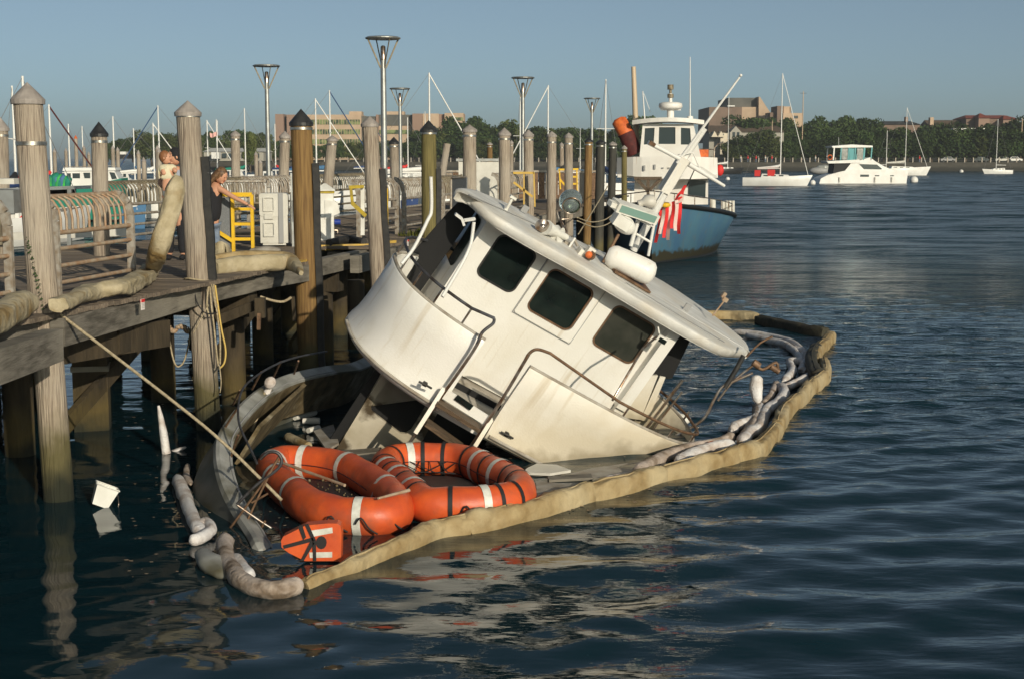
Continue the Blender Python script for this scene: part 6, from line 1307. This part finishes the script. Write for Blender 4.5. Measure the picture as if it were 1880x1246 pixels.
# trees: four crowns of leaf cards with limbs, copied along the shore
def crown_mesh(seed, W_, H_, n, leaf, m, lobes=14):
    rs = np.random.RandomState(seed); L = []
    for k in range(lobes):
        a = rs.uniform(0, 6.28); r = rs.uniform(.15, .62)*W_/2; z = rs.uniform(.25, .86)*H_
        rr = rs.uniform(.20, .34)*W_/2*(1.25-.5*abs(z/H_-.45)); L.append((r*math.cos(a), r*math.sin(a), z, rr))
    L.append((0, 0, H_*.55, W_*.28)); L.append((0, 0, H_*.35, W_*.30))
    w_ = np.array([l[3]**2 for l in L]); w_ /= w_.sum(); idx = rs.choice(len(L), n, p=w_)
    C = np.array([L[i] for i in idx]); d = rs.normal(size=(n, 3)); d /= np.linalg.norm(d, axis=1)[:, None]
    rad = C[:, 3]*rs.uniform(.55, 1.12, n); P = C[:, :3]+d*rad[:, None]*np.array([1, 1, .8]); P[:, 2] = np.maximum(P[:, 2], .6)
    a = rs.normal(size=(n, 3))+d*.8; a /= np.linalg.norm(a, axis=1)[:, None]; b = np.cross(a, rs.normal(size=(n, 3))); b /= np.linalg.norm(b, axis=1)[:, None]; c = np.cross(a, b)
    s = leaf*rs.uniform(.6, 1.4, n)[:, None]; vs = np.stack([P-b*s, P+c*s*.6, P+b*s, P-c*s*.6], 1).reshape(-1, 3)
    me = bpy.data.meshes.new('crown'); me.vertices.add(4*n); me.vertices.foreach_set('co', vs.astype(np.float32).ravel())
    me.loops.add(4*n); me.loops.foreach_set('vertex_index', np.arange(4*n, dtype=np.int32)); me.polygons.add(n)
    me.polygons.foreach_set('loop_start', np.arange(0, 4*n, 4, dtype=np.int32)); me.polygons.foreach_set('loop_total', np.full(n, 4, dtype=np.int32)); me.update(); me.materials.append(M[m])
    return me
def trunk_mesh(seed, H_):
    rs = random.Random(seed); g = MB().tube([V((0, 0, -.6)), V((.1, 0, H_*.25)), V((0, .15, H_*.6))], [.4, .3, .12], 7)
    for k in range(5):
        a = k*1.3+rs.random(); g.tube([V((0, 0, H_*.2)), V((math.cos(a)*H_*.12, math.sin(a)*H_*.12, H_*.4)), V((math.cos(a)*H_*.25, math.sin(a)*H_*.25, H_*.62))], [.16, .12, .05], 5)
    return g.mesh('trunk', M['bark'])
protos = []
for k, (W_, H_, m) in enumerate([(13, 11, 'leaf'), (11, 12, 'leaf'), (12, 10, 'leaf2'), (9, 12, 'leaf2'), (15, 12, 'leaf')]):
    protos.append((crown_mesh(20+k, W_, H_, 5200, .34, m), trunk_mesh(k, H_), W_, H_))
GT = 'trees along the far shore'
def tree(px, toppy, Y, kind=None, wscale=1.0, lab=None, zb=2.6, group=GT):
    lab = lab or ('leafy tree on the left shore behind the marina masts' if px < 500 else 'leafy tree in front of the tan office building' if px < 860 else 'leafy tree in the dark wood behind the row of grey piles' if px < 1200 else 'leafy tree on the right promenade directly behind the seawall fence' if Y < 432 else 'taller leafy tree behind the promenade row on the right shore')
    toppy += random.uniform(-6, 5)
    k = random.randrange(5) if kind is None else kind; cm, tm, W_, H_ = protos[k]
    T_ = DY(px, toppy, Y); h = T_.z-zb; s = h/(H_*.98)
    t = thing('tree', lab, 'tree', (T_.x, T_.y, zb), random.uniform(0, 6.28), group)
    sw = s*wscale*random.uniform(.9, 1.15)
    for nm, me in (('crown', cm), ('trunk', tm)):
        o = bpy.data.objects.new(nm, me); COL.objects.link(o); o.parent = t; o.scale = (sw, sw, s)
# row profile (px, top y) sampled from the photograph; front row on the promenade and a taller row behind
random.seed(11)
front = [(1120, 262), (1180, 262), (1345, 258), (1362, 250), (1385, 236), (1405, 238), (1440, 262), (1452, 256), (1478, 252), (1500, 252), (1520, 244), (1542, 240), (1562, 236), (1585, 238), (1604, 240), (1624, 246), (1645, 240), (1668, 246), (1690, 240), (1712, 236), (1735, 236), (1755, 232), (1775, 240), (1795, 246), (1818, 240), (1838, 236), (1858, 238), (1880, 232), (1900, 235), (1925, 238)]
for px, ty in front:
    x = DY(px, 300, 405).x; tree(px, ty, shore(x)+9, wscale=1.15, kind=random.choice((0, 1, 4, 0, 2)))
for px, ty in [(1505, 226), (1528, 218), (1548, 222), (1570, 212), (1592, 222), (1612, 232), (1640, 236), (1700, 228), (1725, 226), (1870, 216), (1892, 222), (1380, 208), (1402, 206), (1420, 222), (1420, 236), (1455, 238), (1740, 232), (1790, 228), (1830, 226)]:
    tree(px, ty, 445, wscale=1.1, kind=random.choice((0, 1, 4)))
for px, ty in [(1158, 214), (1182, 208), (1190, 218), (1140, 230)]: tree(px, ty, 440, kind=1)
for px in range(846, 1146, 17):
    tp = np.interp(px, [846, 870, 885, 910, 925, 945, 960, 990, 1020, 1060, 1100, 1140], [222, 226, 240, 224, 226, 238, 234, 228, 232, 238, 240, 246]); tree(px+random.uniform(-3, 3), tp+random.uniform(-3, 4), 438+random.uniform(0, 10), wscale=1.1)
    tree(px+8, 258+random.uniform(-6, 6), 428, wscale=1.2)
for px in range(195, 560, 16):
    tp = np.interp(px, [195, 215, 240, 262, 290, 320, 345, 370, 395, 420, 440, 465, 490, 520, 560], [262, 254, 252, 244, 248, 246, 250, 240, 244, 258, 232, 240, 258, 256, 262]); tree(px+random.uniform(-3, 3), tp+random.uniform(-3, 3), 442+random.uniform(0, 8), wscale=1.05)
for px in range(500, 860, 20): tree(px, 262+random.uniform(-9, 8)-(16 if px > 770 else 0), 432, wscale=1.1)
for px in (790, 812, 835, 855): tree(px, 232+random.uniform(-6, 6), 436, kind=0)
tree(458, 234, 300, 3, .6, 'thin leaning tree with sparse crown between the slim pile and the first lamp post', 1.0)

# ------------------------------------------------------------------ buildings
def bld(name, lab, Y, cat='building'): return thing(name, lab, cat, (0, Y, 2.5))
def bx(nm, par, px0, py0, px1, py1, Y, depth, m, z0=None):
    a_, b_ = DY(px0, py0, Y), DY(px1, py1, Y); zlo = b_.z if z0 is None else z0
    return part(nm, MB().box(((a_.x+b_.x)/2, Y+depth/2, (a_.z+zlo)/2), (abs(b_.x-a_.x), depth, a_.z-zlo)), m, par)
t = bld('office_building', 'tan brick office building with ribbon windows behind the marina', 470); Y = 470
wl = bx('wall', t, 560, 211, 664, 300, Y, 20, 'brick'); bx('stair_tower', t, 505, 210, 522, 300, Y-2, 14, 'brickred'); bx('stair_tower', t, 526, 211, 549, 300, Y-2, 14, 'brickred'); bx('recess', t, 520, 213, 562, 300, Y+1, 10, 'slate')  # dark reddish towers and slate recess paint the building's unlit left faces
for k, yy in enumerate((220, 238, 256)):
    for j in range(6):
        x0 = 572+j*15; f_ = bx('window', t, x0, yy, x0+14, yy+9, Y-.15, .3, 'bwin')
        for u in (4.5, 9.3): bx('mullion', f_, x0+u, yy, x0+u+.8, yy+9, Y-.3, .2, 'concrete')
bx('rooftop_unit', t, 641, 205, 664, 212, Y+3, 6, 'brick'); bx('wall', t, 664, 214, 690, 300, Y+2, 18, 'slate'); bx('wall', t, 690, 211, 696, 300, Y+1.5, 18, 'brickred')
bx('wall', t, 696, 230, 757, 300, Y+3, 18, 'brick'); bx('glazed_floor', t, 696, 211, 757, 231, Y+2.7, 17, 'slate'); bx('window', t, 696, 239, 757, 246, Y+2.6, .4, 'bwin'); bx('rooftop_unit', t, 708, 205, 742, 211, Y+6, 6, 'brick')
bx('wall', t, 757, 209, 776, 300, Y, 18, 'brickred'); bx('wall', t, 776, 209, 806, 300, Y+1, 18, 'brick'); bx('recess', t, 806, 210, 816, 300, Y+3, 15, 'brickred'); bx('wall', t, 816, 208, 851, 226, Y+1, 18, 'brick', ); bx('wall', t, 840, 226, 870, 240, Y+6, 12, 'brick'); bx('window', t, 829, 216, 850, 222, Y+.8, .3, 'bwin'); bx('wall', t, 816, 226, 840, 300, Y+1.5, 12, 'brick')
t = bld('brown_hall', 'large brown brick hall with a sloping end wall on the right shore', 520); Y = 520
bx('wall', t, 1302, 197, 1361, 262, Y, 30, 'brickdark'); bx('wall', t, 1361, 197, 1393, 262, Y+.5, 30, 'brick')  # darker left wall and tan right wall carry the side light in their colour
bx('upper_block', t, 1337, 180, 1395, 197, Y+3, 26, 'slate')
part('sloping_wall', MB().plate([(DY(x, y, Y-1).x, DY(x, y, Y-1).z) for x, y in ((1395, 178), (1420, 216), (1420, 262), (1393, 262), (1393, 178))], [], 24, lambda u, v, w: V((u, Y-1+w, v))), 'brick', t); bx('roof_lamp', t, 1336, 194, 1349, 196, Y-1, 1, 'boatwhite')
t = bld('tower_block', 'tan flat roofed block with dark tower behind the red roofed house', 500); Y = 500
bx('tower', t, 1427, 195, 1438, 250, Y-1, 12, 'brickdark'); bx('tower', t, 1438, 196, 1450, 250, Y, 12, 'concrete'); wl = bx('wall', t, 1438, 208, 1472, 250, Y-2, 16, 'concrete'); bx('window', wl, 1458, 213, 1465, 218, Y-2.2, .3, 'boatglass')
bx('wall', t, 1414, 207, 1428, 250, Y+1, 10, 'brickdark'); bx('edge', t, 1450, 197, 1452, 210, Y, 10, 'concrete')
def roofed(t, px0, px1, eave, ridge, base, Y, wall, roof, depth=14, hip=8, nm='roof'):
    a_, b_ = DY(px0, eave, Y), DY(px1, eave, Y); zr = DY(px0, ridge, Y).z; hp_ = hip*Y/F; bx('wall', t, px0+2, eave, px1-2, base, Y, depth, wall)
    x0, x1, z0 = a_.x, b_.x, a_.z; y0, y1 = Y-.6, Y+depth+.6; ym = (y0+y1)/2
    part(nm, MB().add([V((x0, y0, z0)), V((x1, y0, z0)), V((x1, y1, z0)), V((x0, y1, z0)), V((x0+hp_, ym, zr)), V((x1-hp_, ym, zr))], [(0, 1, 5, 4), (1, 2, 5), (2, 3, 4, 5), (3, 0, 4), (0, 3, 2, 1)]), roof, t)
t = bld('red_roofed_house', 'cream house with long red tiled hip roof right of the brown hall', 450, 'house'); roofed(t, 1420, 1514, 248, 232, 262, 450, 'stucco', 'redroof', hip=16)
for px in (1446, 1468, 1490): bx('window', t, px, 251, px+5, 257, 449.4, .3, 'boatglass')
t = bld('gabled_house', 'grey house with twin windows in its pointed gable below the brown hall', 430, 'house'); Y = 430
roofed(t, 1300, 1440, 243, 230, 290, Y+4, 'stuccogrey', 'brownroof', hip=5)
gp = part('gable', MB().plate([(DY(x, y, Y).x, DY(x, y, Y).z) for x, y in ((1340, 244), (1351, 232), (1362, 244), (1362, 290), (1340, 290))], [], 5, lambda u, v, w: V((u, Y+w, v))), 'stuccogrey', t)
for px in (1345, 1353): bx('window', gp, px, 243, px+4.5, 252, Y-.1, .2, 'boatglass')
bx('porch', t, 1343, 257, 1356, 272, Y-3, 3, 'stucco'); 
for px in (1312, 1324): part('dormer', MB().plate([(DY(x, y, Y).x, DY(x, y, Y).z) for x, y in ((px-6, 252), (px, 241), (px+6, 252))], [], 5, lambda u, v, w: V((u, Y+w, v))), 'stucco', t)
bx('wall', t, 1323, 245, 1340, 285, Y+1, 5, 'stucco'); bx('window', t, 1325, 246, 1329, 252, Y+.8, .3, 'boatglass')
t = bld('dark_roofed_house', 'house with dark pyramid roof and chimney above the trees behind the cruiser', 470, 'house'); roofed(t, 1620, 1690, 229, 222, 262, 470, 'brickdark', 'darkroof', hip=8); bx('chimney', t, 1663, 215, 1667, 224, 474, 2, 'brickred')
t = bld('long_grey_house', 'long low grey roofed house above the trees left of the red brown roofs', 470, 'house'); roofed(t, 1706, 1775, 236, 220, 262, 470, 'stuccogrey', 'brownroof', hip=2); bx('chimney', t, 1708, 216, 1714, 230, 470, 2, 'concrete')
t = bld('red_brown_house', 'big house with red brown roofs and several gables at the far right', 470, 'house'); roofed(t, 1772, 1868, 218, 211, 262, 470, 'brickdark', 'redroof', hip=12); roofed(t, 1795, 1818, 217, 208, 240, 466, 'brickred', 'redroof', depth=8, hip=10, nm='gable_roof'); roofed(t, 1840, 1866, 220, 212, 240, 466, 'brickred', 'redroof', depth=8, hip=10, nm='gable_roof')
t = bld('white_porch', 'white flat porch roof showing between the trees on the right', 425, 'porch'); bx('roof', t, 1750, 236, 1808, 239, 415, 6, 'boatwhite'); bx('column', t, 1754, 239, 1757, 258, 415, 1, 'boatwhite'); 
t = bld('boathouse', 'low pale clubhouse roofs behind the roped pile', 400, 'clubhouse'); roofed(t, 372, 486, 279, 272, 296, 400, 'stuccogrey', 'plastic', hip=6); bx('wall', t, 388, 280, 402, 292, 396, 3, 'boatwhite')
for px in range(408, 480, 12): bx('window', t, px, 282, px+8, 290, 399.3, .3, 'boatglass')
t = bld('harbour_hut', 'little white harbour hut on a dark base left of the tree clump', 380, 'hut'); bx('wall', t, 220, 279, 231, 284, 380, 3, 'boatwhite'); bx('base', t, 218, 284, 236, 292, 380, 4, 'blackhull')
# people and cars on the promenade, small as they are
for k, (px, m, Y) in enumerate([(1373, 'red', 401), (1388, 'red', 402), (1405, 'plastic', 402), (1417, 'red', 401), (1360, 'plastic', 403), (1497, 'plastic', 402), (1688, 'red', 400)]):
    P = DY(px, 296, Y); f = V((P.x, Y, 2.5)); t = thing('person', 'tiny figure in red strolling on the far promenade' if m == 'red' else 'tiny figure in pale clothes strolling on the far promenade', 'person', f, group='people strolling on the far promenade')
    part('clothes', MB().tube([f+V((0, 0, .8)), f+V((0, 0, 1.2)), f+V((0, 0, 1.5))], [.18, .24, .2], 8), m, t); part('head', MB().ball(f+V((0, 0, 1.72)), .13, 8, 6), 'skin', t)
    part('leg', MB().tube([f+V((-.1, 0, 0)), f+V((-.08, 0, .85))], [.07, .1], 6), 'denim', t); part('leg', MB().tube([f+V((.1, 0, 0)), f+V((.08, 0, .85))], [.07, .1], 6), 'denim', t)
for k, (px, m, lab) in enumerate([(1806, 'boatglass', 'dark car parked behind the fence left of the outboard sailboat'), (1846, 'plastic', 'pale car parked behind the fence right of the outboard sailboat'), (1868, 'boatwhite', 'white car parked behind the fence at the far right'), (1745, 'greyplastic', 'grey car parked behind the fence under the porch')]):
    P = DY(px, 296, 400); f = V((P.x, 402, 2.5)); t = thing('parked_car', lab, 'car', f, group='cars parked on the far promenade')
    part('body', MB().plate([(-2.1, .3), (2.1, .3), (2.15, .8), (1.3, .95), (.8, 1.45), (-.9, 1.45), (-1.5, .95), (-2.1, .85)], [], 1.7, lambda u, v, w: f+V((u, w, v))), m, t)
    part('window', MB().plate([(-1.25, .95), (1.1, .95), (.75, 1.38), (-.85, 1.38)], [], .03, lambda u, v, w: f+V((u, -.02+w, v))), 'boatglass', t)
    for u in (-1.3, 1.3): part('wheel', MB().cyl(f+V((u, -.02, .32)), f+V((u, .2, .32)), .32), 'rubber', t)
def lampfar(px, py, Y, lab):
    T_ = DY(px, py, Y); t = thing('utility_pole', lab, 'pole', (T_.x, T_.y, 2.5), group='poles on the far shore'); part('pole', MB().cyl((T_.x, T_.y, 2), T_, .18, .12, 6), 'concrete', t); part('cross_arm', MB().bar(T_-V((1, 0, .6)), T_+V((1, 0, -.6)), .12, .12), 'bark', t)
lampfar(1418, 222, 425, 'pale pole in front of the round tree right of the brown hall'); lampfar(1877, 218, 425, 'wooden pole at the far right edge above the trees'); lampfar(1475, 168, 440, 'tall pale pole in front of the red roofed house')

# ------------------------------------------------------------------ thin evening haze over the harbour
hz = MB().box((0, 600, 19), (3600, 3000, 42)); hm_ = bpy.data.materials.new('haze_air'); hm_.use_nodes = True; N = hm_.node_tree.nodes; N.clear()
pv = N.new('ShaderNodeVolumePrincipled'); pv.inputs['Density'].default_value = .0002; pv.inputs['Color'].default_value = (.82, .88, .95, 1); ho = N.new('ShaderNodeOutputMaterial')
hm_.node_tree.links.new(pv.outputs[0], ho.inputs['Volume']); single('haze', hz, hm_, 'thin pale haze hanging over the harbour', 'haze', kind='stuff')
